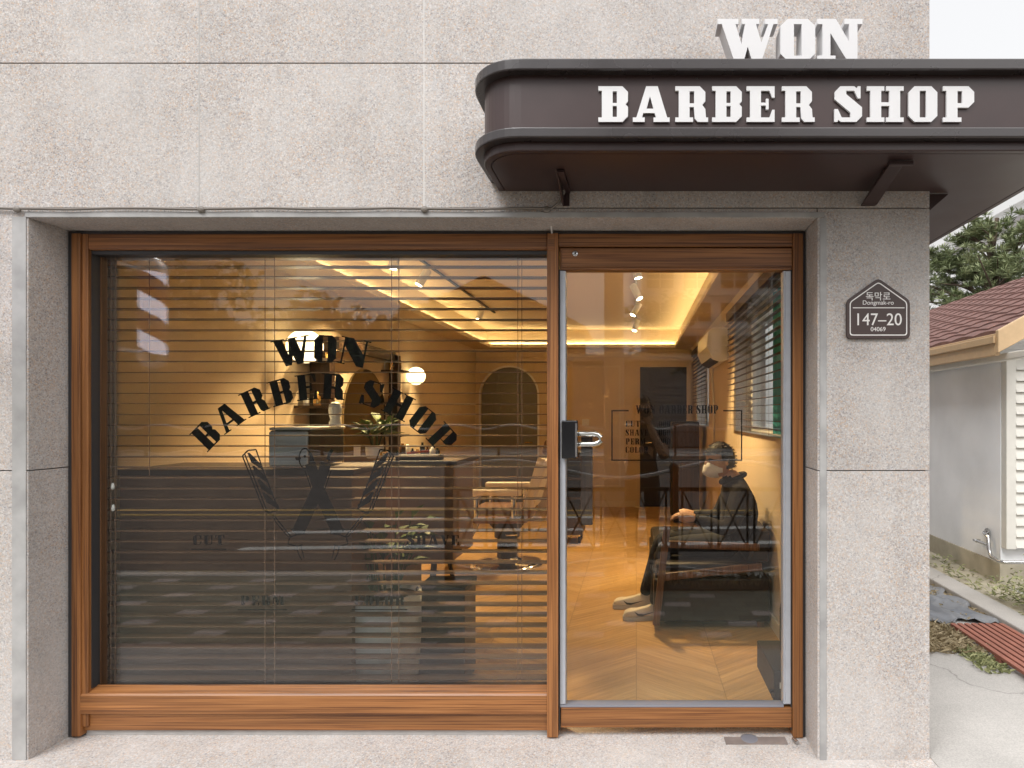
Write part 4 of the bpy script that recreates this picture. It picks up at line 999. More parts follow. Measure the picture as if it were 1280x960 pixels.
# ---------------- globe lamps, shelf columns, mirror wall
for i, (px, py, d, r) in enumerate(((367, 433, 4.25, .118), (520, 470, 6.6, .098))):
    c = P(px, py, d - D); c.x = LW + r + .05 if i == 0 else c.x
    g_ = thing('globe_lamp', tuple(c), ['large glowing white globe wall lamp above the counter behind the W', 'small glowing white globe wall lamp left of the arch'][i], 'lamp', 'globe wall lamps')
    MB().ball(c, r, 24, 16).build('globe', M_['globe'], g_)
    MB().tube([(LW + .002, c.y, c.z), (c.x - r*.9, c.y, c.z)], .02, 10).build('arm', M_['gold'], g_)
for i, (px0, px1, d, shelves) in enumerate(((387, 412, 4.6, (449, 507)), (480, 497, 6.1, (463, 503, 543)))):
    Y = d - D; x0, x1 = PX(px0, Y), PX(px1, Y)
    top = PZ((420, 444)[i], Y)
    cl = thing('shelf_post', ((x0+x1)/2, Y, 0), ['dark wooden shelf post beside the large globe lamp', 'dark wooden shelf post beside the small globe lamp'][i], 'shelf post', 'dark wooden shelf posts')
    MB().box(x0, x1, Y, Y + .08, .003, top).build('post', M_['dark_wood'], cl)
    for k, py in enumerate(shelves):
        z = PZ(py, Y - .1); wd = .17
        MB().box(x0 - .10, x1 + .12, Y - .19, Y - .002, z - .02, z).build('shelf', M_['dark_wood'], cl)
        for q in range(3 + (k == 0)):
            bx = x0 - .06 + q * .085; hgt = random.uniform(.07, .14); br = random.uniform(.018, .028)
            o = MB().lathe([(br*.95, 0), (br, .005), (br, hgt*.65), (br*.4, hgt*.8), (br*.4, hgt), (0, hgt)], (bx, Y - .10, z + .001), 12).build('bottle', [M_['amber'], M_['black_gloss'], M_['white_plastic'], M_['gold']][(q + k + i) % 4],
                label=['small grooming bottle on the shelf post beside the large globe lamp', 'small grooming bottle on the shelf post beside the small globe lamp'][i], cat='bottle', group=['bottles on the nearer shelf post', 'bottles on the farther shelf post'][i])
tb = MB().bar(P(418, 428, 1.95), P(490, 446, 3.42), .07, .09); tb.build('top_beam', M_['dark_wood'], label='dark wooden beam joining the two shelf posts along the mirror wall', cat='beam', kind='thing')
mr_ = thing('arched_mirror', (LW + .01, 2.9, 1.0), 'smoked arched mirror on the left wall between the shelf posts', 'mirror')
def arch_poly(yc, w, z0, ztop, n=14):
    r = w/2; return [(yc - r, z0), (yc + r, z0)] + [(yc + r*math.cos(math.pi*k/n), ztop - r + r*math.sin(math.pi*k/n)) for k in range(n+1)]
MB().prism(arch_poly(2.85, .85, .95, 1.86), 'x', LW + .001, LW + .02).build('glass', M_['mirror'], mr_)
# ---------------- counters at the window
c1 = thing('reception_counter', (-1.95, .45, 0), 'dark counter standing right behind the left half of the window blind', 'counter')
X1 = PX(437, .2)
MB().box(LW + .002, X1, .22, .62, .002, 1.15).build('front_panel', M_['counter_brown'], c1)
MB().box(LW + .002, X1 + .015, .205, .64, 1.152, 1.18).build('top', M_['counter'], c1, bevel=.003)
c2 = thing('back_counter', (-1.25, 1.0, 0), 'lower dark display counter with bottles behind the white planter', 'counter')
X2 = PX(571, .75)
MB().box(X1 - .12, X2 - .03, .78, 1.2, .60, 1.15).build('cabinet', M_['counter_brown'], c2)
MB().box(X1 - .13, X2, .75, 1.24, 1.152, 1.18).build('top', M_['counter'], c2, bevel=.003)
MB().box(X1 - .12, PX(500, .8), .82, 1.15, .002, .598).build('base', M_['counter'], c2)
tw = thing('towel_warmer', (PX(375, .3), .35, 1.181), 'small towel warmer box by the window, reflected sky coloured into its pale front', 'towel warmer')
ta, tb_, tz0, tz1 = PX(337, .25), PX(387, .25), 1.19, PZ(538, .25)
MB().box(ta, tb_, .25, .60, tz0, tz1).build('body', M_['counter'], tw, bevel=.008)
MB().box(ta + .003, tb_ - .003, .236, .249, tz0 + .006, tz1 - .005).build('front', M_['sky_tint'], tw, bevel=.006)
MB().box(ta - .002, tb_ + .004, .248, .61, tz1 + .001, tz1 + .014).build('lid', M_['pvc'], tw, bevel=.004)
MB().lathe([(.012, -.008), (.012, 0)], (ta + .15, .235, tz0 + .045), 12, 'y').build('dial', M_['black'], tw)
bu = thing('statuette', (PX(419, .55), .55, tz1 + .016), 'small white head statuette standing on the towel warmer', 'statuette')
bc = Vector((PX(419, .55), .55, tz1 + .016))
MB().lathe([(.028, 0), (.03, .02), (.024, .035), (.030, .06), (.033, .085), (.029, .115), (.015, .128), (0, .13)], bc, 14).ball(bc + Vector((0, -.032, .075)), .011, 8, 6, (.8, .9, 2)).ball(bc + Vector((0, -.024, .10)), .016, 8, 6, (1.5, .7, .5)).build('head', M_['white_ceramic'], bu)
# things on the back counter
ctz = 1.1815
def potted(x, y, z, n, hgt, lf, label, potr, poth, mat=M_['white_ceramic'], spread=.5, name='potted_plant', seed=1, W=.07):
    rnd = random.Random(seed)
    t = thing(name, (x, y, z), label, 'plant')
    MB().lathe([(potr*.82, 0), (potr*.9, .01), (potr, poth*.6), (potr, poth), (potr*.93, poth), (potr*.9, poth - .03), (0, poth - .03)], (x, y, z + .001), 28).build('pot', mat, t)
    MB().lathe([(0, poth - .025), (potr*.89, poth - .028)], (x, y, z), 20).build('soil', M_['soil'], t)
    st = MB(); fl = MB()
    for k in range(n):
        a = rnd.uniform(0, 2*math.pi); sp = rnd.uniform(.1, 1)*spread*hgt; hh = rnd.uniform(.55, 1)*hgt
        b0 = Vector((x + potr*.3*math.cos(a), y + potr*.3*math.sin(a), z + poth - .03)); e = Vector((x + sp*math.cos(a), y + sp*math.sin(a)*.5, z + poth + hh))
        mid = (b0 + e)/2 + Vector((0, 0, hh*.12)); st.tube([b0, mid, e], [.005, .004, .002], 5)
        for q in range(lf):
            tt = .35 + .65*(q + 1)/lf; pp = b0.lerp(mid, min(1, tt*2)) if tt < .5 else mid.lerp(e, (tt - .5)*2)
            aa = a + rnd.uniform(-1.6, 1.6); dd = Vector((math.cos(aa), math.sin(aa), rnd.uniform(.0, .9)))
            fl.leaf(pp, dd, (0, 0, 1), rnd.uniform(1.5, 2.6)*W, W*rnd.uniform(.7, 1.1))
    st.build('stem', M_['leaf_a'], t); fl.build('foliage', M_['leaf_house'], t)
    return t
potted(PX(468, .95), .95, ctz, 7, .17, 4, 'small broad leaved plant in a white pot on the display counter', .05, .07, spread=.55, seed=3, W=.055)
potted(PX(481, .42), .42, 0, 16, .42, 5, 'tall green plant in a large white planter behind the COLOR lettering', .18, .53, spread=.55, name='planter', seed=5, W=.06)
for k in range(9):
    px = 497 + k*6.2; Y = .9 + .12*(k % 3); x = PX(px, Y); hh = .05 + .035*((k*7) % 4)/3; r_ = .013 + .006*((k*5) % 3)/2
    MB().lathe([(r_*.95, 0), (r_, .004), (r_, hh*.7), (r_*.45, hh*.82), (r_*.45, hh), (0, hh)], (x, Y, ctz), 12).build('bottle', [M_['black_gloss'], M_['amber'], M_['white_plastic'], M_['black_gloss'], M_['gold']][k % 5], label='small grooming bottle in the row on the display counter', cat='bottle', group='bottles on the display counter')
MB().ball((PX(480, .85), .85, ctz + .026), .025, 14, 10).build('brass_ball', M_['gold'], label='small shiny brass ball on the display counter beside the plant', cat='ornament')
tr = thing('tool_tray', (PX(522, .82), .82, ctz), 'low black tray holding a red handled tool on the display counter', 'tray')
MB().box(PX(497, .8), PX(551, .8), .77, .86, ctz, ctz + .03).build('tray', M_['black'], tr, bevel=.004)
MB().bar((PX(509, .8), .8, ctz + .038), (PX(536, .8), .81, ctz + .05), .012, .010).build('red_tool', M_['red_plastic'], tr)
for k, px in enumerate((446, 475.5)):
    MB().box(PX(px - 4, 1.1), PX(px + 4, 1.1), 1.1, 1.106, ctz, ctz + .07).build('price_card', M_['white_plastic'], label=['upright white card on the display counter left of the plant', 'upright white card on the display counter right of the plant'][k], cat='card', group='white cards on the counter')
bx = thing('storage_box', (PX(551, .55), .6, 0), 'black storage box on the floor right of the white planter', 'box')
MB().box(PX(521, .5), PX(581, .5), .5, .72, .002, .50).build('body', M_['counter'], bx, bevel=.005)
MB().box(PX(520, .5), PX(582, .5), .49, .73, .502, .53).build('lid', M_['black'], bx, bevel=.004)
stl = thing('plant_stand', (PX(549, 1.4), 1.4, 0), 'small dark three legged stand behind the SHAVE lettering', 'stand')
xx = PX(549, 1.4)
MB().lathe([(0, .0), (.11, .0), (.11, .025), (0, .03)], (xx, 1.4, .62), 18).build('top', M_['black'], stl)
for k in range(3):
    a = k*2.1 + .4; MB().tube([(xx + .03*math.cos(a), 1.4 + .03*math.sin(a), .62), (xx + .15*math.cos(a), 1.4 + .15*math.sin(a), .003)], .014, 8).build('leg', M_['black'], stl)
potted(xx, 1.4, .655, 6, .2, 4, 'small leafy plant in a dark pot on the three legged stand', .06, .09, M_['black'], .6, seed=11, W=.05)

# ---------------- barber chair
bcx, bcy = PX(634, 3.1), 3.1
ch = thing('barber_chair', (bcx, bcy, 0), 'cream and brown leather barber chair on a round chrome base', 'barber chair')
MB().lathe([(.345, 0), (.345, .012), (.31, .03), (.18, .05), (.10, .07), (.10, .075), (0, .08)], (bcx, bcy, .001), 36).build('base', M_['chrome'], ch)
MB().lathe([(.095, .07), (.095, .26), (.12, .27), (.12, .34), (.17, .40), (.17, .42)], (bcx, bcy, 0), 24).build('column', M_['leather_black'], ch)
MB().box(bcx - .30, bcx + .24, bcy - .25, bcy + .25, .43, .57).build('seat', M_['leather_brown'], ch, bevel=.04)
bk = MB(); a0, a1 = Vector((bcx + .22, bcy, .56)), Vector((bcx + .42, bcy, 1.08)); bk.bar(a0, a1, .48, .10, (0, 1, 0)); 
def slab(mb, a, b, wy, th):
    a, b = Vector(a), Vector(b); t = (b - a).normalized(); y = Vector((0, wy/2, 0)); nrm = t.cross(Vector((0,1,0))).normalized()*th/2
    mb.hexa([a - y - nrm, a + y - nrm, a + y + nrm, a - y + nrm, b - y - nrm, b + y - nrm, b + y + nrm, b - y + nrm])
bk = MB(); slab(bk, (bcx + .23, bcy, .56), (bcx + .38, bcy, 1.04), .48, .10); bk.build('backrest', M_['leather_cream'], ch, bevel=.03)
hb = MB(); slab(hb, (bcx + .385, bcy, 1.06), (bcx + .42, bcy, 1.2), .28, .08); hb.build('headrest', M_['leather_brown'], ch, bevel=.03)
for sy in (-1, 1):
    y = bcy + sy*.29
    aa = MB().box(bcx - .28, bcx + .20, y - .045, y + .045, .70, .76).build('armrest', M_['leather_cream'], ch, bevel=.02)
    MB().tube([(bcx - .22, y, .70), (bcx - .22, y, .50)], .022, 10).tube([(bcx + .12, y, .70), (bcx + .12, y, .50)], .022, 10).box(bcx - .30, bcx + .22, y - .012, y + .012, .49, .52).build('arm_support', M_['chrome'], aa)
fs_ = MB(); fs_.tube([(bcx - .28, bcy - .16, .44), (bcx - .40, bcy - .16, .20), (bcx - .52, bcy - .16, .16)], .014, 8).tube([(bcx - .28, bcy + .16, .44), (bcx - .40, bcy + .16, .20), (bcx - .52, bcy + .16, .16)], .014, 8).box(bcx - .56, bcx - .40, bcy - .2, bcy + .2, .15, .175)
fs_.build('footrest', M_['chrome'], ch, bevel=.004)
fs_ = MB(); slab(fs_, (bcx - .31, bcy, .50), (bcx - .39, bcy, .26), .40, .07); fs_.build('leg_pad', M_['leather_cream'], ch, bevel=.02)
MB().tube([(bcx + .02, bcy - .13, .32), (bcx + .06, bcy - .30, .34), (bcx + .16, bcy - .34, .35)], .009, 8).build('lever', M_['chrome'], ch)

# low dark trolley at the back, left of the door glass, and tall dark cabinet by the back door
tl = thing('tool_trolley', (PX(700, 4.0), 4.0, 0), 'dark tool trolley at the back seen beside the door lock', 'trolley')
xa, xb = PX(690, 4.0), PX(728, 4.0)
MB().box(xa, xb, 4.0, 4.4, .10, .99).build('cabinet', M_['counter'], tl, bevel=.006)
MB().box(xa - .01, xb + .01, 3.99, 4.41, .992, 1.02).build('top', M_['black'], tl, bevel=.004)
for zz in (.3, .52, .74): MB().box(xa + .02, xb - .02, 3.985, 3.999, zz, zz + .19).build('drawer', M_['black_gloss'], tl, bevel=.003)
for px in (xa + .04, xb - .04):
    for yy in (4.05, 4.35): MB().lathe([(.035, -.012), (.035, .012)], (px, yy, .0365), 12, 'x').build('caster', M_['black'], tl)
kb = thing('tall_cabinet', (PX(876, 5.4), 5.5, 0), 'tall dark cabinet behind the masked man', 'cabinet')
xa, xb = PX(840, 5.3), PX(909, 5.3) - .02
kz = PZ(527, 5.3)
MB().box(xa, min(xb, RW - .09), 5.3, 5.75, .06, kz).build('body', M_['leather_black'], kb, bevel=.02)
MB().box(xa + .01, (xa+xb)/2 - .004, 5.285, 5.299, .08, kz - .03).build('door', M_['dark_wood'], kb); MB().box((xa+xb)/2 + .004, min(xb, RW - .09) - .01, 5.285, 5.299, .08, kz - .03).build('door', M_['dark_wood'], kb)
MB().box(xa + .02, min(xb, RW - .09) - .02, 5.32, 5.72, .001, .059).build('plinth', M_['black'], kb)

# ---------------- sofa along the right wall
sf = thing('sofa', (.55, 1.9, 0), 'black leather waiting sofa with wooden arm frame along the right wall', 'sofa')
SY0, SY1 = 1.33, 2.75
MB().box(.12, .90, SY0 + .02, SY1, .05, .34).build('base', M_['leather_black'], sf, bevel=.01)
MB().box(.13, .78, SY0 + .04, SY1 - .02, .342, .44).build('seat', M_['leather_black'], sf, bevel=.03)
MB().hexa([(.74, SY0 + .04, .44), (.905, SY0 + .04, .44), (.905, SY1 - .02, .44), (.74, SY1 - .02, .44), (.83, SY0 + .04, .66), (.915, SY0 + .04, .66), (.915, SY1 - .02, .66), (.83, SY1 - .02, .66)]).build('backrest', M_['leather_black'], sf, bevel=.025)
w = MB()
w.bar(P(834, 657, SY0 - .05), P(820, 781, SY0 - .05), .045, .028, (0, 1, 0)); w.bar(P(949, 684, SY0 - .02), P(831, 680, SY0 - .02), .03, .045); w.bar(P(952, 708, SY0), P(822, 722, SY0), .028, .05)
w.build('arm_frame', M_['brown_wood'], sf, bevel=.004)
MB().box(.15, .2, SY1 - .1, SY1 - .05, .001, .05).box(.82, .87, SY1 - .1, SY1 - .05, .001, .05).box(.82, .87, SY0 + .06, SY0 + .1, .001, .05).build('foot', M_['brown_wood'], sf)

# black speaker and stand beside the door on the floor
sp = thing('black_case', (.72, .52, 0), 'small black case leaning by the door at the lower right corner', 'case')
MB().box(PX(966, .35), PX(966, .35) + .13, .33, .75, .002, .155).build('case', M_['black'], sp, bevel=.006)
MB().lathe([(.05, .0), (.05, .22), (.042, .27), (.02, .30), (0, .305)], (PX(985, .62), .60, .157), 18).build('tank', M_['black'], sp)
MB().box(PX(966, .35) + .03, PX(966, .35) + .07, .326, .3292, .07, .10).build('emblem', M_['pvc'], sp)

# ================================================================== PEOPLE
def figure(joints, edges, sub=2):
    """joints: name -> (co, radius); one continuous skinned surface"""
    names = list(joints); me = bpy.data.meshes.new('tmp')
    me.from_pydata([tuple(joints[n][0]) for n in names], [(names.index(a), names.index(b)) for a, b in edges], [])
    o = bpy.data.objects.new('tmp', me); COL.objects.link(o)
    md = o.modifiers.new('Skin', 'SKIN'); md.use_smooth_shade = True
    for i, n in enumerate(names):
        sv = me.skin_vertices[0].data[i]; r = joints[n][1]
        sv.radius = (r, r) if not isinstance(r, tuple) else r
        sv.use_root = (i == 0)
    s = o.modifiers.new('Sub', 'SUBSURF'); s.levels = sub; s.render_levels = sub
    m = from_object(o)
    vs = [v.co.copy() for v in m.vertices]; fs = [tuple(p.vertices) for p in m.polygons]
    bpy.data.objects.remove(o); bpy.data.meshes.remove(me); bpy.data.meshes.remove(m)
    return vs, fs

def head(mb, c, size, facing, tilt=0.0):
    """head of height size looking along facing; returns transform"""
    f = Vector(facing).normalized(); s = Vector((0,0,1)).cross(f).normalized(); u = f.cross(s)
    M3 = Matrix((s, -f, u)).transposed()
    if tilt: M3 = Matrix.Rotation(tilt, 3, s) @ M3
    h = size / 2
    def shape(q):
        x, y, z = q.x/h, q.y/h, q.z/h
        w = 1 - .24*max(0, -z - .1)
        x *= .70*w; y = y*.86*(1 - .10*max(0, -z))
        if y < 0 and z < 0: y -= .05*(-z)
        if y > 0 and z < -.35: y *= .82
        return Vector((x, y, z))*h
    parts = []
    t = MB(); t.ball((0,0,0), h, 24, 18, (1,1,1), shape)
    t.ball((0, -h*.88, -h*.12), h*.15, 10, 8, (.8, 1.1, 1.6))                 # nose
    t.ball((0, -h*.80, -h*.52), h*.16, 10, 6, (1.5, .6, .5))                  # mouth
    for sgn in (-1, 1): t.ball((sgn*h*.70, h*.08, -h*.08), h*.2, 10, 8, (.4, .8, 1.2))   # ears
    for v in t.v: pass
    mb.add([Vector(c) + M3 @ v for v in t.v], t.f, True)
    return M3, h

def hand(mb, w, d, up, size=.18, curl=.5, side=1):
    """palm with five separate bent fingers, wrist at w pointing along d"""
    w, d, up = Vector(w), Vector(d).normalized(), Vector(up); s = d.cross(up).normalized(); up = s.cross(d)
    k = size/.18
    a = w - d*.01; pc = [a, w + d*.03*k, w + d*.065*k, w + d*.095*k]
    mb.tube([pc[0], pc[1], pc[2], pc[3]], [.026*k, .036*k, .041*k, .034*k], 10)
    for i, (off, L) in enumerate(((-.031, .066), (-.011, .076), (.010, .070), (.029, .055))):
        b = w + d*.088*k + s*off*k; p1 = b + d*L*.45*k - up*curl*.012*k; dd = (d - up*curl*1.1).normalized(); p2 = p1 + dd*L*.35*k; dd = (d*.5 - up*curl*2).normalized(); p3 = p2 + dd*L*.28*k
        mb.tube([b, p1, p2, p3], [.0095*k, .009*k, .008*k, .006*k], 7)
    b = w + d*.025*k + s*.03*k*side; mb.tube([b, b + (d*.6 + s*side*.8).normalized()*.035*k, b + (d*.95 + s*side*.5).normalized()*.065*k], [.013*k, .011*k, .008*k], 7)

def person(name, loc, joints, edges, label, matof, hands, head_c, head_size, facing, tilt=0, hair_len=.3):
    t = thing(name, loc, label, 'person')
    vs, fs = figure(joints, edges)
    b = MB(); b.add(vs, fs, True); nb = len(fs)
    M3, h = head(b, head_c, head_size, facing, tilt)
    for hd in hands: hand(b, *hd[0], **hd[1])
    o = b.build('body', [M_['cloth_black'], M_['skin'], M_['jeans']], t)
    off = WLOC[t.name]
    for i, p in enumerate(o.data.polygons):
        if i >= nb: p.material_index = 1
        else: p.material_index = matof(p.center + off)
    # hair: cap over the back and top of the skull
    hr = MB()
    def cap(q):
        q = Vector((q.x*.78, q.y*.95, q.z*1.04))
        return q
    tmp = MB(); tmp.ball((0,0,0), h, 24, 16, (1,1,1), cap)
    keep = []
    for f in tmp.f:
        m = sum((tmp.v[i] for i in f), Vector())/len(f)
        if m.z > h*.42 or (m.y > h*.0 and m.z > -h*.62) or (m.y > -h*.22 and m.z > h*.06): keep.append(f)
    hr.add([Vector(head_c) + M3 @ (v + Vector((0, h*.03, h*.05))) for v in tmp.v], keep, True)
    rh = random.Random(3)
    for f in keep:
        m = sum((tmp.v[i] for i in f), Vector())/len(f)
        for q in range(5):
            d0 = Vector((m.x*.6 + rh.uniform(-.03, .03), m.y*.6 + rh.uniform(-.02, .04), m.z*.25 - rh.uniform(.02, .07)))
            hr.leaf(Vector(head_c) + M3 @ (m + Vector((rh.uniform(-.008, .008), h*.03 + rh.uniform(-.008, .008), h*.05))), M3 @ d0, M3 @ m, rh.uniform(.012, .024), .006)
    hr.build('hair', M_['hair'], t)
    return t, M3, h, o

def sneaker(t, heel, direction, L=.29):
    d = Vector(direction).normalized(); s = Vector((-d.y, d.x, 0)); k = L/.29
    def prof(pts, hw, z0=0):
        m = MB(); n = len(pts); vs = []
        for (a, b_, w_) in pts:
            for q in (-1, 1): vs.append(Vector(heel) + d*a*k + s*q*w_*k + Vector((0, 0, z0)))
            for q in (1, -1): vs.append(Vector(heel) + d*a*k + s*q*w_*k*(.55 if b_ > .04 else .95) + Vector((0, 0, z0 + b_)))
        fs = [(0, 1, 2, 3), ((n-1)*4, (n-1)*4+3, (n-1)*4+2, (n-1)*4+1)]
        for i in range(n-1):
            o = i*4; fs += [(o+j, o+(j+1) % 4, o+4+(j+1) % 4, o+4+j) for j in range(4)]
        m.add(vs, fs, True); return m
    so = prof([(-.005, .035, .030), (.03, .035, .040), (.10, .032, .036), (.20, .030, .048), (.255, .030, .044), (.28, .031, .034), (.294, .032, .022)], 0, .001).build('sole', M_['sole'], t, bevel=.004)
    up = prof([(.0, .075, .028), (.04, .085, .037), (.09, .075, .035), (.13, .06, .038), (.19, .046, .045), (.235, .040, .044), (.268, .032, .036), (.286, .016, .024)], 0, .033).build('shoe', M_['sneaker'], t, bevel=.006)
    for sg in (-1, 1):
        sm = MB(); pts = [(.06, .030), (.10, .042), (.19, .062), (.17, .05), (.12, .034), (.07, .022)]
        pp = [(.055, .062), (.075, .034), (.11, .030), (.215, .062), (.12, .044), (.085, .046)]
        sm.add([Vector(heel) + d*(.27 - a)*k + s*sg*(.0425 - .0002)*k + s*sg*(-.18*(b_ - .033))*k + Vector((0,0,b_ + .006)) for a, b_ in pp], [(0,1,2,3,4,5)])
        sm.build('shoe_emblem', M_['black'], up)

# seated man with white mask
J = {
 'pelvis': (Vector((.73, 1.66, .55)), .15), 'belly': (Vector((.77, 1.66, .68)), .155), 'chest': (Vector((.765, 1.66, .85)), (.18, .15)), 'neck0': (Vector((.69, 1.66, .98)), .075), 'neck': (Vector((.655, 1.66, 1.04)), .055),
 'sh_n': (Vector((.73, 1.48, .88)), .09), 'el_n': (Vector((.63, 1.41, .65)), .066), 'wr_n': (Vector((.395, 1.45, .735)), .036),
 'sh_f': (Vector((.74, 1.84, .88)), .09), 'el_f': (Vector((.62, 1.93, .66)), .055), 'wr_f': (Vector((.42, 1.80, .70)), .036),
 'hip_n': (Vector((.64, 1.56, .52)), .10), 'kn_n': (Vector((.20, 1.55, .52)), .070), 'ca_n': (Vector((.17, 1.56, .33)), .062), 'an_n': (Vector((.135, 1.56, .09)), .048),
 'hip_f': (Vector((.64, 1.76, .52)), .10), 'kn_f': (Vector((.19, 1.80, .52)), .070), 'ca_f': (Vector((.14, 1.80, .33)), .062), 'an_f': (Vector((.06, 1.80, .09)), .048)}
E = [('pelvis','belly'),('belly','chest'),('chest','neck0'),('neck0','neck'),('chest','sh_n'),('sh_n','el_n'),('el_n','wr_n'),('chest','sh_f'),('sh_f','el_f'),('el_f','wr_f'),('pelvis','hip_n'),('hip_n','kn_n'),('kn_n','ca_n'),('ca_n','an_n'),('pelvis','hip_f'),('hip_f','kn_f'),('kn_f','ca_f'),('ca_f','an_f')]
def mat_seat(c):
    if c.z > 1.0: return 1
    if (c.z < .62 and c.x < .60): return 2
    return 0
hc = Vector((.605, 1.66, 1.115))
seated, M3, h, body = person('person', (.55, 1.66, 0), J, E, 'seated man in black with a white face mask and cream sneakers on the sofa', mat_seat,
    [((J['wr_n'][0], (-1, -.05, .1), (0, .3, 1)), dict(size=.18, curl=.4, side=-1)), ((J['wr_f'][0], (-1, .1, .0), (0, 0, 1)), dict(size=.18, curl=.45, side=1))], hc, .24, (-1, -.35, -.15))
mk_ = MB()
def mask_shape(q): return Vector((q.x*.58, q.y*(1.12 if q.z < 0 else 1.0), q.z*.62))
tmp = MB(); tmp.ball((0,0,0), h, 20, 14, (1,1,1), mask_shape)
keep = [f for f in tmp.f if (sum((tmp.v[i] for i in f), Vector())/len(f)).y < -h*.15]
mk_.add([Vector(hc) + M3 @ (v + Vector((0, -h*.16, -h*.42))) for v in tmp.v], keep, True); mk_.build('face_mask', M_['mask'], seated)
for sg in (-1, 1):
    MB().tube([Vector(hc) + M3 @ Vector((sg*h*.52, -h*.3, -h*.25)), Vector(hc) + M3 @ Vector((sg*h*.72, h*.12, -h*.05))], .002, 5).build('mask_strap', M_['mask'], seated)
MB().tube([Vector((.70 + .085*math.cos(a), 1.66 + .085*math.sin(a), .985 + .03*math.cos(a))) for a in [2*math.pi*k/20 for k in range(21)]], .018, 8, caps=False).build('collar', M_['cloth_black'], seated)
for sg in (-1, 1):
    MB().ball(Vector(hc) + M3 @ Vector((sg*h*.27, -h*.72, h*.05)), h*.075, 10, 6, (1.5, .8, .7)).build('eye', M_['black_gloss'], seated)
    MB().tube([Vector(hc) + M3 @ Vector((sg*h*.12, -h*.80, h*.17)), Vector(hc) + M3 @ Vector((sg*h*.28, -h*.78, h*.22)), Vector(hc) + M3 @ Vector((sg*h*.44, -h*.66, h*.16))], h*.035, 6).build('eyebrow', M_['hair'], seated)
sneaker(seated, (.20, 1.56, 0), (-1, -.06, 0)); sneaker(seated, (.12, 1.80, 0), (-1, .0, 0))

# the photographer behind the camera, only seen mirrored in the glass
py_ = -2.98
J2 = {
 'pelvis': (Vector((.06, py_, .86)), .135), 'belly': (Vector((.06, py_, 1.0)), .13), 'chest': (Vector((.06, py_, 1.20)), (.17, .12)), 'neck0': (Vector((.06, py_, 1.32)), .07), 'neck': (Vector((.06, py_ + .02, 1.38)), .052),
 'sh_r': (Vector((.235, py_, 1.25)), .07), 'el_r': (Vector((.27, py_ + .12, 1.03)), .05), 'wr_r': (Vector((.115, py_ + .19, 1.36)), .033),
 'sh_l': (Vector((-.115, py_, 1.25)), .07), 'el_l': (Vector((-.15, py_ + .12, 1.03)), .05), 'wr_l': (Vector((.0, py_ + .19, 1.36)), .033),
 'hip_r': (Vector((.15, py_, .82)), .10), 'kn_r': (Vector((.16, py_ + .02, .46)), .070), 'ca_r': (Vector((.16, py_, .30)), .062), 'an_r': (Vector((.16, py_ - .02, .0)), .048),
 'hip_l': (Vector((-.03, py_, .82)), .10), 'kn_l': (Vector((-.04, py_ + .02, .46)), .070), 'ca_l': (Vector((-.04, py_, .30)), .062), 'an_l': (Vector((-.04, py_ - .02, .0)), .048)}
E2 = [('pelvis','belly'),('belly','chest'),('chest','neck0'),('neck0','neck')] + [x for q in 'rl' for x in (('chest','sh_'+q),('sh_'+q,'el_'+q),('el_'+q,'wr_'+q),('pelvis','hip_'+q),('hip_'+q,'kn_'+q),('kn_'+q,'ca_'+q),('ca_'+q,'an_'+q))]
def mat_stand(c):
    if c.z > 1.345: return 1
    if c.y > py_ + .10 and c.z > 1.06: return 1
    return 2 if c.z < .85 else 0
ph, M3b, hb_, _ = person('person', (.06, py_, -.09), J2, E2, 'photographer in black mirrored in the door glass, arms raised to a camera', mat_stand,
    [((J2['wr_r'][0], (-.35, .25, .9), (0, -1, .2)), dict(size=.17, curl=.6)), ((J2['wr_l'][0], (.35, .25, .9), (0, -1, .2)), dict(size=.17, curl=.6, side=-1))], Vector((.06, py_ + .03, 1.50)), .235, (0, 1, 0))
sneaker(ph, (.16, py_ - .05, -.088), (.1, 1, 0)); sneaker(ph, (-.04, py_ - .05, -.088), (-.1, 1, 0))
cam_t = thing('camera', (.06, -2.77, 1.42), 'black camera held by the photographer, mirrored in the door glass', 'camera')
MB().box(-.01, .13, -2.81, -2.755, 1.40, 1.50).build('body', M_['black'], cam_t, bevel=.01)
MB().lathe([(.036, -.05), (.036, .0), (.03, .0), (.028, -.01), (0, -.012)], (.085, -2.705, 1.45), 20, 'y').build('lens', M_['black_gloss'], cam_t)
cam_t.location = (0.06, -2.77, 1.42)
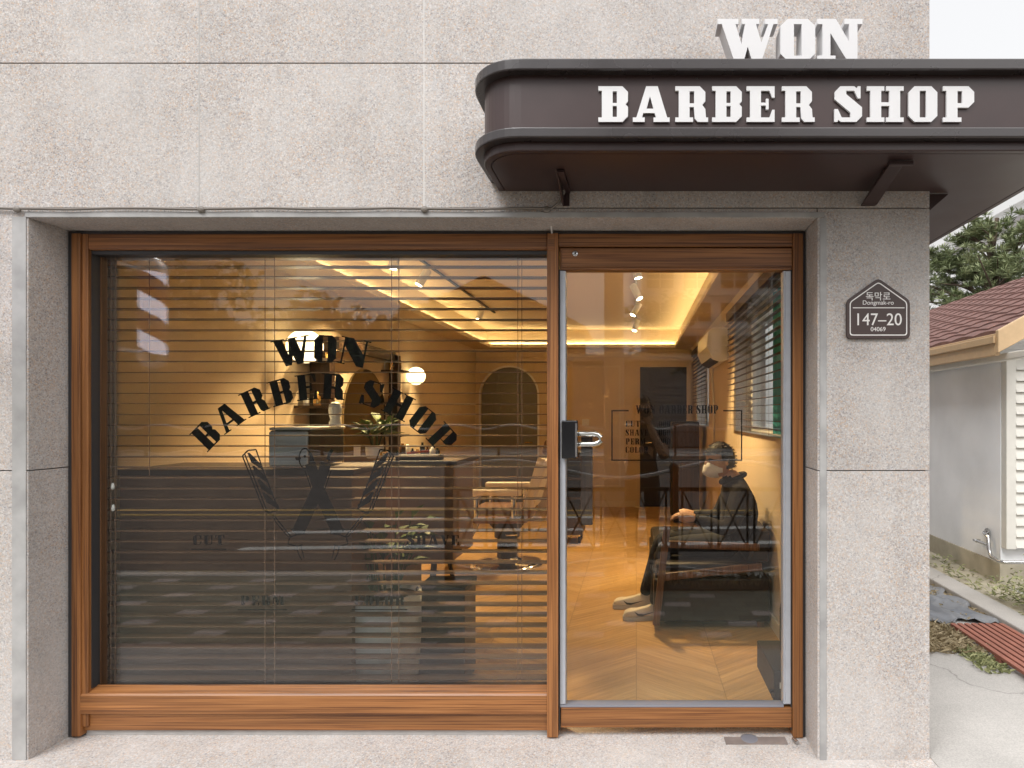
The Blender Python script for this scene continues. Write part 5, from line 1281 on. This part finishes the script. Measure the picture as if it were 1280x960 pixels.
# ================================================================== STREET BEHIND THE CAMERA (seen mirrored)
def wave(x, x0, L, a): return a * math.sin(2*math.pi*(x - x0)/L)
def fence(name, y, zb, x0, npan, L, label, near):
    f = thing(name, (x0, y, zb), label, 'fence')
    post = None; panel = None
    for k in range(npan + 1):
        if post is None:
            post = MB().box(x0 - .035, x0 + .035, y - .035, y + .035, zb, zb + .98).lathe([(.045, 0), (.045, .015), (.02, .05), (0, .06)], (x0, y, zb + .981), 10).build('post', M_['fence_brown'], f)
        else:
            c = post.copy(); COL.objects.link(c); c.location.x += k*L
    for k in range(npan):
        if panel is None:
            xa = x0 + .04; xb = x0 + L - .04
            m = MB()
            m.bar((xa, y, zb + .80), (xb, y, zb + .80), .03, .035); m.bar((xa, y, zb + .28), (xb, y, zb + .28), .03, .035)
            nx = 6
            for i in range(nx):
                u0 = xa + (xb - xa)*i/nx + .03; u1 = xa + (xb - xa)*(i+1)/nx - .03
                m.bar((u0, y, zb + .29), (u0, y, zb + .79), .018, .018, (0,1,0)); m.bar((u1, y, zb + .29), (u1, y, zb + .79), .018, .018, (0,1,0))
                m.bar((u0, y - .009, zb + .29), (u1, y - .009, zb + .79), .014, .014, (0,1,0)); m.bar((u0, y + .009, zb + .79), (u1, y + .009, zb + .29), .014, .014, (0,1,0))
            panel = m.build('cross_panel', M_['fence_brown'], f)
            xs = [x0 + L*q/16 for q in range(17)]
            r1 = MB().tube([(x, y, zb + .97 + wave(x, x0, L, .075)) for x in xs], .017 if near else .032, 8).build('wave_rail', M_['fence_rail'], f)
            r2 = MB().tube([(x, y, zb + .14 - wave(x, x0, L, .06)) for x in xs], .013 if near else .026, 8).build('low_rail', M_['fence_rail'], f)
        else:
            for o in (panel, r1, r2):
                c = o.copy(); COL.objects.link(c); c.location.x += k*L
    return f
fence('street_railing', -2.45, -.004, -1.62, 4, 1.95, 'brown kerbside railing with crosses and a wavy rail, mirrored in the door', True)
fence('street_railing', -17.2, .04, -26, 22, 1.95, 'long far railing with wavy rail across the road, mirrored above the asphalt', False)
# concrete utility pole near the kerb
up_ = thing('utility_pole', (-.17, -2.30, 0), 'pale concrete utility pole mirrored as a light stripe in the door', 'pole')
MB().tube([(-.20, -2.66, -.0), (-.20, -2.66, 8.5)], [.095, .07], 20).build('shaft', M_['pole_conc'], up_)
MB().tube([(-.20, -2.66, 2.9), (-.20, -2.66, 3.1)], .11, 16).build('band', M_['steel'], up_)
# planted strip below the near railing
rnd = random.Random(4); gs = MB()
for k in range(2600):
    x = rnd.uniform(-.2, 6.2); y = rnd.uniform(-2.42, -2.2); a = rnd.uniform(0, 6.28)
    gs.leaf((x, y, .012), (math.cos(a)*.5, math.sin(a)*.5, 1), (math.cos(a+1.5), math.sin(a+1.5), 0), rnd.uniform(.06, .16), .012)
gs.build('roadside_grass', M_['dead'], kind='stuff')
MB().box(-.3, 6.3, -2.44, -2.18, -.003, .012).build('verge', M_['soil'], kind='structure')

def tree(name, x, y, h, cr, label, mat, seed, n=1500, leaf=.30, z0=0, trunk_h=None, flat=1.0, group='trees across the road'):
    rnd = random.Random(seed); t = thing(name, (x, y, z0), label, 'tree', group)
    th = trunk_h if trunk_h else h*.45
    m = MB(); lean = rnd.uniform(-.25, .25)
    top = Vector((x + lean, y, z0 + h*.85))
    m.tube([(x, y, z0 - .05), (x + lean*.3, y, z0 + th*.6), (x + lean*.6, y + .05, z0 + th), top], [cr*.075 + .05, cr*.06 + .03, cr*.05 + .02, .03], 9)
    cl = []
    for k in range(12):
        a = k*2.4 + rnd.uniform(-.4, .4); hh = th + (h - th)*rnd.uniform(.05, .9); rr = cr*rnd.uniform(.45, .95)*(1 - .35*((hh - th)/(h - th)))
        e = Vector((x + lean + rr*math.cos(a), y + rr*math.sin(a), z0 + hh + rnd.uniform(.0, .5)*flat)); s0 = Vector((x + lean*.6, y, z0 + min(hh - .3*cr*.5, h*.8)))
        m.tube([s0, (s0 + e)/2 + Vector((0, 0, .15)), e], [.06*cr*.5, .035*cr*.5, .012], 6)
        cl.append((e, cr*rnd.uniform(.28, .48)))
    cl.append((top, cr*.45))
    m.build('trunk', M_['trunk'], t)
    f = MB()
    for k in range(n):
        c, r = rnd.choice(cl)
        d = Vector((rnd.gauss(0,1), rnd.gauss(0,1), rnd.gauss(0,1)*.7)).normalized()*r*rnd.uniform(.25, 1.0)**.6
        f.leaf(c + d, (rnd.uniform(-1,1), rnd.uniform(-1,1), rnd.uniform(-.6,.6)), (rnd.uniform(-.5,.5), rnd.uniform(-.5,.5), 1), leaf*rnd.uniform(.7,1.3), leaf*.6)
    f.build('crown', mat, t)
    return t
tx = [(-18.5, -22, 7.6, 2.6), (-15.2, -23.5, 6.2, 2.2), (-12.3, -22.5, 6.0, 2.2), (-9.2, -24.5, 6.6, 2.3), (-6.0, -23.0, 5.6, 2.0), (-22.5, -25, 8.4, 3.0), (1.4, -24.2, 6.4, 2.0), (6.5, -23.5, 6.0, 2.1)]
lbl = ['tree with the widest crown across the road, mirrored at the far left', 'olive tree across the road mirrored behind the arched lettering', 'round green tree across the road mirrored left of the globe lamp', 'green tree across the road mirrored over the cove light', 'low green tree across the road mirrored near the window middle', 'tallest tree across the road, mirrored behind the barber pole', 'slim tree mirrored in front of the apartments in the door', 'bushy tree mirrored at the right edge of the door glass']
for i, (x, y, h, c) in enumerate(tx): tree('street_tree', x, y, h, c, lbl[i], M_['leaf_b'] if i % 2 else M_['leaf_a'], 20 + i, 900, .42, .04)
# green bank behind the far pavement
hb2 = MB(); nx, ny = 130, 34; rnd = random.Random(9); vs = []
for i in range(nx+1):
    for j in range(ny+1):
        t = j/ny; x = -46 + 39*i/nx; y = -19 - 17*t
        z = .04 + 8.3*t**.72*(.82 + .18*math.sin(i*.21 + 1.1)*math.cos(i*.087)) + (rnd.uniform(-.35, .35) + .3*math.sin(i*1.3 + j*.9))*min(1, t*5)
        vs.append((x + rnd.uniform(-.1, .1), y + rnd.uniform(-.2, .2), max(z, .03)))
hb2.add(vs, [(i*(ny+1)+j, (i+1)*(ny+1)+j, (i+1)*(ny+1)+j+1, i*(ny+1)+j+1) for i in range(nx) for j in range(ny)], False); hb2.build('hill', M_['hedge'], kind='structure')
# buildings across the road
def block(name, x0, x1, y0, y1, z1, label, mat, floors, bays, zf=0.0, balc=True):
    b_ = thing(name, ((x0+x1)/2, (y0+y1)/2, 0), label, 'building')
    MB().box(x0, x1, y0, y1, -.1, z1).build('wall', mat, b_)
    MB().box(x0 - .3, x1 + .3, y0 - .3, y1 + .3, z1 + .001, z1 + .5).build('roof', mat, b_)
    fh = z1/floors; bw = (x1 - x0)/bays
    proto = None
    for f in range(floors):
        for k in range(bays):
            xa = x0 + bw*(k + .14); za = fh*(f + .28)
            if proto is None:
                proto = MB().box(xa, xa + bw*.72, y1 + .002, y1 + .06, za, za + fh*.55).build('window', M_['win_dark'], b_); base = (xa, za)
                fp = MB().box(xa + bw*.34, xa + bw*.38, y1 + .061, y1 + .10, za, za + fh*.55).box(xa, xa + bw*.72, y1 + .061, y1 + .10, za + fh*.25, za + fh*.28).build('frame', M_['bldg_white'], proto)
            else:
                c = proto.copy(); COL.objects.link(c); c.location += Vector((xa - base[0], 0, za - base[1]))
                g2 = fp.copy(); COL.objects.link(g2); g2.parent = c
        if balc: MB().box(x0 + .2, x1 - .2, y1 + .0, y1 + .9, fh*(f + .02), fh*(f + .12)).build('balcony', mat, b_)
    return b_
block('apartment_building', -56, -36.5, -62, -50, 26, 'white apartment block with balconies mirrored at the upper left of the window', M_['bldg_white'], 9, 6)
block('apartment_building', .5, 14, -64, -52, 30, 'white apartment tower with balconies mirrored at the top of the door', M_['bldg_white'], 10, 4)
lb_ = thing('low_building', (3, -23, 0), 'low grey building with ribbed shutters mirrored in the dark back door', 'building')
MB().box(-2.6, 9.5, -27, -22.0, -.1, 3.6).build('wall', M_['bldg_grey'], lb_); MB().box(-2.9, 9.8, -27.2, -21.7, 3.601, 3.85).build('roof', M_['bldg_cream'], lb_)
for k in range(4):
    x = -2.2 + k*2.95; s4 = MB()
    for q in range(9): s4.box(x, x + 2.5, -21.99, -21.93, .12 + q*.3, .12 + q*.3 + .27)
    s4.build('shutter', M_['bldg_grey'], lb_)
br_ = thing('brick_house', (-6, -28, 0), 'brown house mirrored above the lock side of the door', 'building')
MB().box(-11.5, -2.9, -32, -26, -.1, 5.6).build('wall', M_['bldg_brown'], br_)
MB().prism([(-12, 5.6), (-2.4, 5.6), (-7.2, 8.0)], 'y', -32.3, -25.7).build('roof', M_['rooftile'], br_)
for k in range(3): MB().box(-10.6 + k*2.8, -9.2 + k*2.8, -25.99, -25.93, 3.3, 4.8).build('window', M_['win_dark'], br_)

# ================================================================== THE PASSAGE AND HOUSE ON THE RIGHT
HX, HY0, HY1, HZ = 3.05, 2.35, 7.2, 1.985
hs = thing('neighbour_house', (4.9, 4.7, 0), 'white rendered house with red tiled roof beside the shop', 'house')
MB().box(HX, 6.7, HY0, HY1, .20, HZ).build('wall', M_['stucco'], hs)
MB().box(HX - .012, 6.71, HY0 - .012, HY1, -.1, .198).build('plinth', M_['plinth'], hs)
RZ, RXR, OV = 3.16, 4.9, .18
EZ = HZ + .10
gw = MB().prism([(HX + .01, HZ + .002), (6.69, HZ + .002), (RXR, RZ - .10)], 'y', HY0 + .002, HY0 + .10); gw.build('gable', M_['stucco'], hs)
rf = MB()
ncol, nrow = 30, 16                       # tiles: stepped courses with rounded rolls
ya, yb = HY0 - .28, HY1 + .3
for side in (-1, 1):
    ex_ = HX - OV if side < 0 else 6.7 + OV
    for r_ in range(nrow):
        t0, t1 = r_/nrow, (r_ + 1.12)/nrow
        x0_, x1_ = ex_ + (RXR - ex_)*t0, ex_ + (RXR - ex_)*min(t1, 1); z0_, z1_ = EZ + (RZ - EZ)*t0 + .022, EZ + (RZ - EZ)*min(t1, 1) + .006
        m_ = 60; vs = []
        for k in range(m_ + 1):
            y = ya + (yb - ya)*k/m_; rl = .016*abs(math.sin(math.pi*k/4))
            vs += [(x0_, y, z0_ + rl), (x1_, y, z1_ + rl), (x0_, y, z0_ - .02)]
        rf.add(vs, [(3*k, 3*k+1, 3*k+4, 3*k+3) for k in range(m_)] + [(3*k+2, 3*k, 3*k+3, 3*k+5) for k in range(m_)], False)
rf.build('roof', M_['rooftile'], hs)
MB().prism([(HX - OV + .012, HZ + .06), (RXR, RZ - .04), (6.7 + OV - .012, HZ + .06), (RXR, HZ + .02)], 'y', ya + .01, yb - .01).build('roof_deck', M_['stucco'], hs)
fa = MB()                                 # eaves board and the rake board of the gable
fa.box(HX - OV - .03, HX - OV + .01, ya, yb, HZ - .075, HZ + .10); fa.box(HX - OV - .05, HX - OV - .031, ya - .01, yb, HZ + .02, HZ + .08)
p0, p1 = Vector((HX - OV - .03, ya - .02, HZ + .03)), Vector((RXR, ya - .02, RZ - .02))
fa.hexa([p0 + Vector((0,-.02,-.09)), p1 + Vector((0,-.02,-.09)), p1 + Vector((0,.02,-.09)), p0 + Vector((0,.02,-.09)), p0 + Vector((0,-.02,.09)), p1 + Vector((0,-.02,.09)), p1 + Vector((0,.02,.09)), p0 + Vector((0,.02,.09))])
fa.build('fascia', M_['fascia'], hs, bevel=.006)
MB().bar((HX - .09, 1.75, 1.905), (HX - .09, 6.9, 1.878), .06, .06).build('gutter_pipe', M_['pvc'], hs, bevel=.01)
shw = MB(); yf = HY0 - .045
shw.box(HX + .005, HX + .085, yf - .03, HY0 - .001, .33, HZ - .05)
shw.build('shutter_frame', M_['pvc'], hs, bevel=.004)
shl = MB(); z = .34
while z < HZ - .1:
    shl.hexa([(HX + .09, yf - .028, z), (HX + 1.4, yf - .028, z), (HX + 1.4, yf + .01, z + .005), (HX + .09, yf + .01, z + .005), (HX + .09, yf - .004, z + .088), (HX + 1.4, yf - .004, z + .088), (HX + 1.4, yf + .02, z + .09), (HX + .09, yf + .02, z + .09)]); z += .092
shl.build('louvred_shutter', M_['pvc'], hs)
tp = thing('water_pipe', (HX + .02, 2.33, .3), 'grey metal water pipe with tap low on the white house wall', 'pipe')
xw = HX - .05
MB().tube([(HX - .002, 2.52, .42), (xw, 2.50, .425), (xw, 2.44, .40), (xw, 2.43, .30), (xw, 2.40, .245), (xw, 2.28, .23), (xw + .02, 2.25, .23), (HX + 1.6, 2.25, .235)], .016, 8).build('pipe', M_['steel'], tp)
MB().lathe([(.04, -.01), (.04, 0)], (HX - .005, 2.52, .42), 14, 'x').build('flange', M_['steel'], tp)
MB().tube([(xw, 2.43, .33), (xw, 2.60, .33), (xw, 2.62, .325)], .012, 8).box(xw - .03, xw + .03, 2.605, 2.625, .33, .345).build('tap', M_['steel'], tp)
# kerb strip, planting, red slatted deck, tarp
MB().box(2.50, 2.70, .9, 5.4, -.05, .05).build('garden_kerb', M_['concrete_pale'], kind='structure', bevel=.01)
MB().box(2.705, HX - .014, -.5, 5.4, -.05, .03).build('flower_bed', M_['plinth'], kind='structure')
dk = thing('slatted_deck', (2.6, .85, 0), 'red brown slatted board lying on the concrete passage', 'slatted board')
s5 = MB(); X0d, X1d, Y0d, Y1d = PX(1190, 1.33), 2.48, .35, 1.36
nd = 8
for k in range(nd):
    a = X0d + (X1d - X0d)*k/nd; s5.box(a + .004, a + (X1d - X0d)/nd - .010, Y0d, Y1d, .022, .042)
s5.build('slats', M_['deck_red'], dk, bevel=.003)
MB().box(X0d, X1d, Y0d + .05, Y0d + .11, .0, .0215).box(X0d, X1d, Y1d - .11, Y1d - .05, .0, .0215).box(X0d, X1d, .8, .86, 0, .0215).build('batten', M_['deck_red'], dk)
tg = MB(); rnd = random.Random(2); nx, ny = 26, 26; vs = []
for i in range(nx+1):
    for j in range(ny+1):
        x = 1.55 + .93*i/nx + .05*math.sin(j*.9); y = 1.45 + 1.35*j/ny + .05*math.sin(i*.7)
        vs.append((x, y, .012 + .014*math.sin(i*1.1 + j*.5)*math.sin(j*.8) + .010*math.sin(i*2.3 + 1) + rnd.uniform(0, .004) + .012))
tg.add(vs, [(i*(ny+1)+j, (i+1)*(ny+1)+j, (i+1)*(ny+1)+j+1, i*(ny+1)+j+1) for i in range(nx) for j in range(ny)], True)
tg.build('tarpaulin', M_['tarp'], label='crumpled grey plastic sheet on the ground beyond the red board', cat='plastic sheet')
def tufts(name, mat, n, xr, yr, hr, seed, w=.01, lean=.7):
    rnd = random.Random(seed); m = MB()
    for k in range(n):
        x, y = rnd.uniform(*xr), rnd.uniform(*yr); a = rnd.uniform(0, 6.28)
        m.leaf((x, y, .002), (math.cos(a)*lean, math.sin(a)*lean, rnd.uniform(.3, 1)), (math.cos(a+1.5), math.sin(a+1.5), .2), rnd.uniform(*hr), w*rnd.uniform(.7, 1.5))
    return m.build(name, mat, kind='stuff')
tufts('dead_grass', M_['dead'], 2600, (1.35, 2.12), (.95, 1.42), (.03, .09), 31, .012, 1.4)
tufts('dry_leaves', M_['dead'], 900, (2.30, 2.52), (1.5, 3.4), (.02, .06), 33, .016, 1.6)
tufts('green_grass', M_['weed'], 300, (1.95, 2.10), (.66, 1.0), (.02, .055), 34, .014, 1.1)
wd = MB(); rnd = random.Random(35)
for k in range(1200):
    x = rnd.uniform(2.72, 3.02); y = rnd.uniform(.8, 1.9) if k % 8 else rnd.uniform(1.9, 3.2); a = rnd.uniform(0, 6.28); zz = .03 + abs(rnd.gauss(0, .06))
    if y < 1.9: zz += abs(rnd.gauss(0, .07))
    else: zz = .03 + (zz - .03)*.35
    wd.leaf((x, y, zz), (math.cos(a), math.sin(a), rnd.uniform(-.1, .9)), (0, 0, 1), rnd.uniform(.03, .08), rnd.uniform(.012, .03))
wd.build('weeds', M_['weed'], kind='stuff')
# pine tree behind the house and the far apartment slab
pt = thing('pine_tree', (7.0, 9.5, 0), 'pine tree with ragged needle clumps behind the red roof', 'tree')
rnd = random.Random(77); tm = MB(); nd_ = MB()
tm.tube([(7.6, 9.6, -.1), (7.5, 9.6, 2.5), (7.1, 9.5, 4.2), (7.3, 9.5, 5.4)], [.17, .14, .09, .04], 9)
for k in range(92):
    a = rnd.uniform(0, 6.28); zz = rnd.uniform(2.6, 5.2); rr = rnd.uniform(.7, 2.9)*(1 - .12*(zz - 2.9))
    s0 = Vector((7.25, 9.5, zz - .5)); e = Vector((7.2 + rr*math.cos(a), 9.5 + rr*math.sin(a)*.8, zz + rnd.uniform(-.1, .35)))
    mid = s0.lerp(e, .5) + Vector((rnd.uniform(-.2,.2), 0, rnd.uniform(-.05,.25)))
    tm.tube([s0, mid, e], [.035, .022, .008], 6)
    for q in range(6):
        c = mid.lerp(e, rnd.uniform(.1, 1.1)) + Vector((rnd.uniform(-.3,.3), rnd.uniform(-.3,.3), rnd.uniform(-.05,.22)))
        for b_ in range(4):
            cc = c + Vector((rnd.uniform(-.16,.16), rnd.uniform(-.16,.16), rnd.uniform(-.06,.08)))
            for w_ in range(22):
                d = Vector((rnd.gauss(0,1), rnd.gauss(0,1), abs(rnd.gauss(0,.9)))).normalized()
                nd_.leaf(cc, d, (rnd.uniform(-1,1), rnd.uniform(-1,1), 1), rnd.uniform(.10, .19), .022)
tm.build('trunk', M_['trunk'], pt); nd_.build('crown', M_['leaf_pine'], pt)
sb = thing('apartment_building', (33, 48, 0), 'pale apartment slab in the distance above the pine tree', 'building')
MB().box(26, 40, 34, 62, -.1, 15.6).build('wall', M_['bldg_white'], sb)
for k in range(6):
    zz = 2.2 + k*2.35; MB().box(25.9, 25.999, 35, 61, zz, zz + .95).build('window_band', M_['bldg_grey'], sb)
MB().box(25.6, 40.4, 33.6, 62.4, 15.601, 16.2).build('roof', M_['bldg_white'], sb)

# ================================================================== LIGHT, SKY, CAMERA
wld = bpy.data.worlds.new('World'); SC.world = wld; wld.use_nodes = True
nt = wld.node_tree; N, L = nt.nodes, nt.links
bg = N['Background']; sky = N.new('ShaderNodeTexSky'); sky.sky_type = 'NISHITA'; sky.sun_disc = False
SUN_EL, SUN_AZ = 52.0, -33.0             # sun behind the camera, a little to the left
sky.sun_elevation = R(SUN_EL); sky.sun_rotation = R(180 + SUN_AZ)
sky.air_density = 1.0; sky.dust_density = 6.0; sky.ozone_density = 1.0
hs_ = N.new('ShaderNodeHueSaturation'); hs_.inputs['Saturation'].default_value = .22
L.new(sky.outputs[0], hs_.inputs['Color']); cl_ = N.new('ShaderNodeMix'); cl_.data_type = 'RGBA'; cl_.inputs[0].default_value = .72; cl_.inputs[7].default_value = (3.15, 3.14, 3.14, 1)   # bright overcast layer
L.new(hs_.outputs[0], cl_.inputs[6]); L.new(cl_.outputs[2], bg.inputs[0]); bg.inputs[1].default_value = .15
sun = bpy.data.lights.new('sun', 'SUN'); sun.energy = 1.4; sun.angle = R(30); sun.color = (1, .985, .97)
so_ = bpy.data.objects.new('sun', sun); COL.objects.link(so_)
v = Vector((math.sin(R(SUN_AZ))*math.cos(R(SUN_EL)), -math.cos(R(SUN_AZ))*math.cos(R(SUN_EL)), math.sin(R(SUN_EL))))
so_.rotation_euler = (-v).to_track_quat('-Z', 'Y').to_euler(); so_.location = v*20

cam = bpy.data.cameras.new('camera_view'); co = bpy.data.objects.new('camera_view', cam); COL.objects.link(co)
co.location = (0, -D, CH); co.rotation_euler = (R(90), 0, 0)
cam.sensor_width = 36; cam.lens = F/1280*36; cam.shift_x = (640 - VX)/1280; cam.shift_y = (VY - 480)/1280
cam.clip_start = .02; cam.clip_end = 500
SC.camera = co
SC.render.engine = 'CYCLES'
cy = SC.cycles
cy.use_denoising = True; cy.denoiser = 'OPENIMAGEDENOISE'; cy.denoising_input_passes = 'RGB_ALBEDO_NORMAL'
cy.max_bounces = 10; cy.diffuse_bounces = 4; cy.glossy_bounces = 4; cy.transmission_bounces = 6; cy.transparent_max_bounces = 16
cy.caustics_reflective = False; cy.caustics_refractive = False; cy.sample_clamp_indirect = 6
SC.view_settings.view_transform = 'Standard'; SC.view_settings.look = 'None'; SC.view_settings.gamma = 1; SC.view_settings.exposure = 1.1
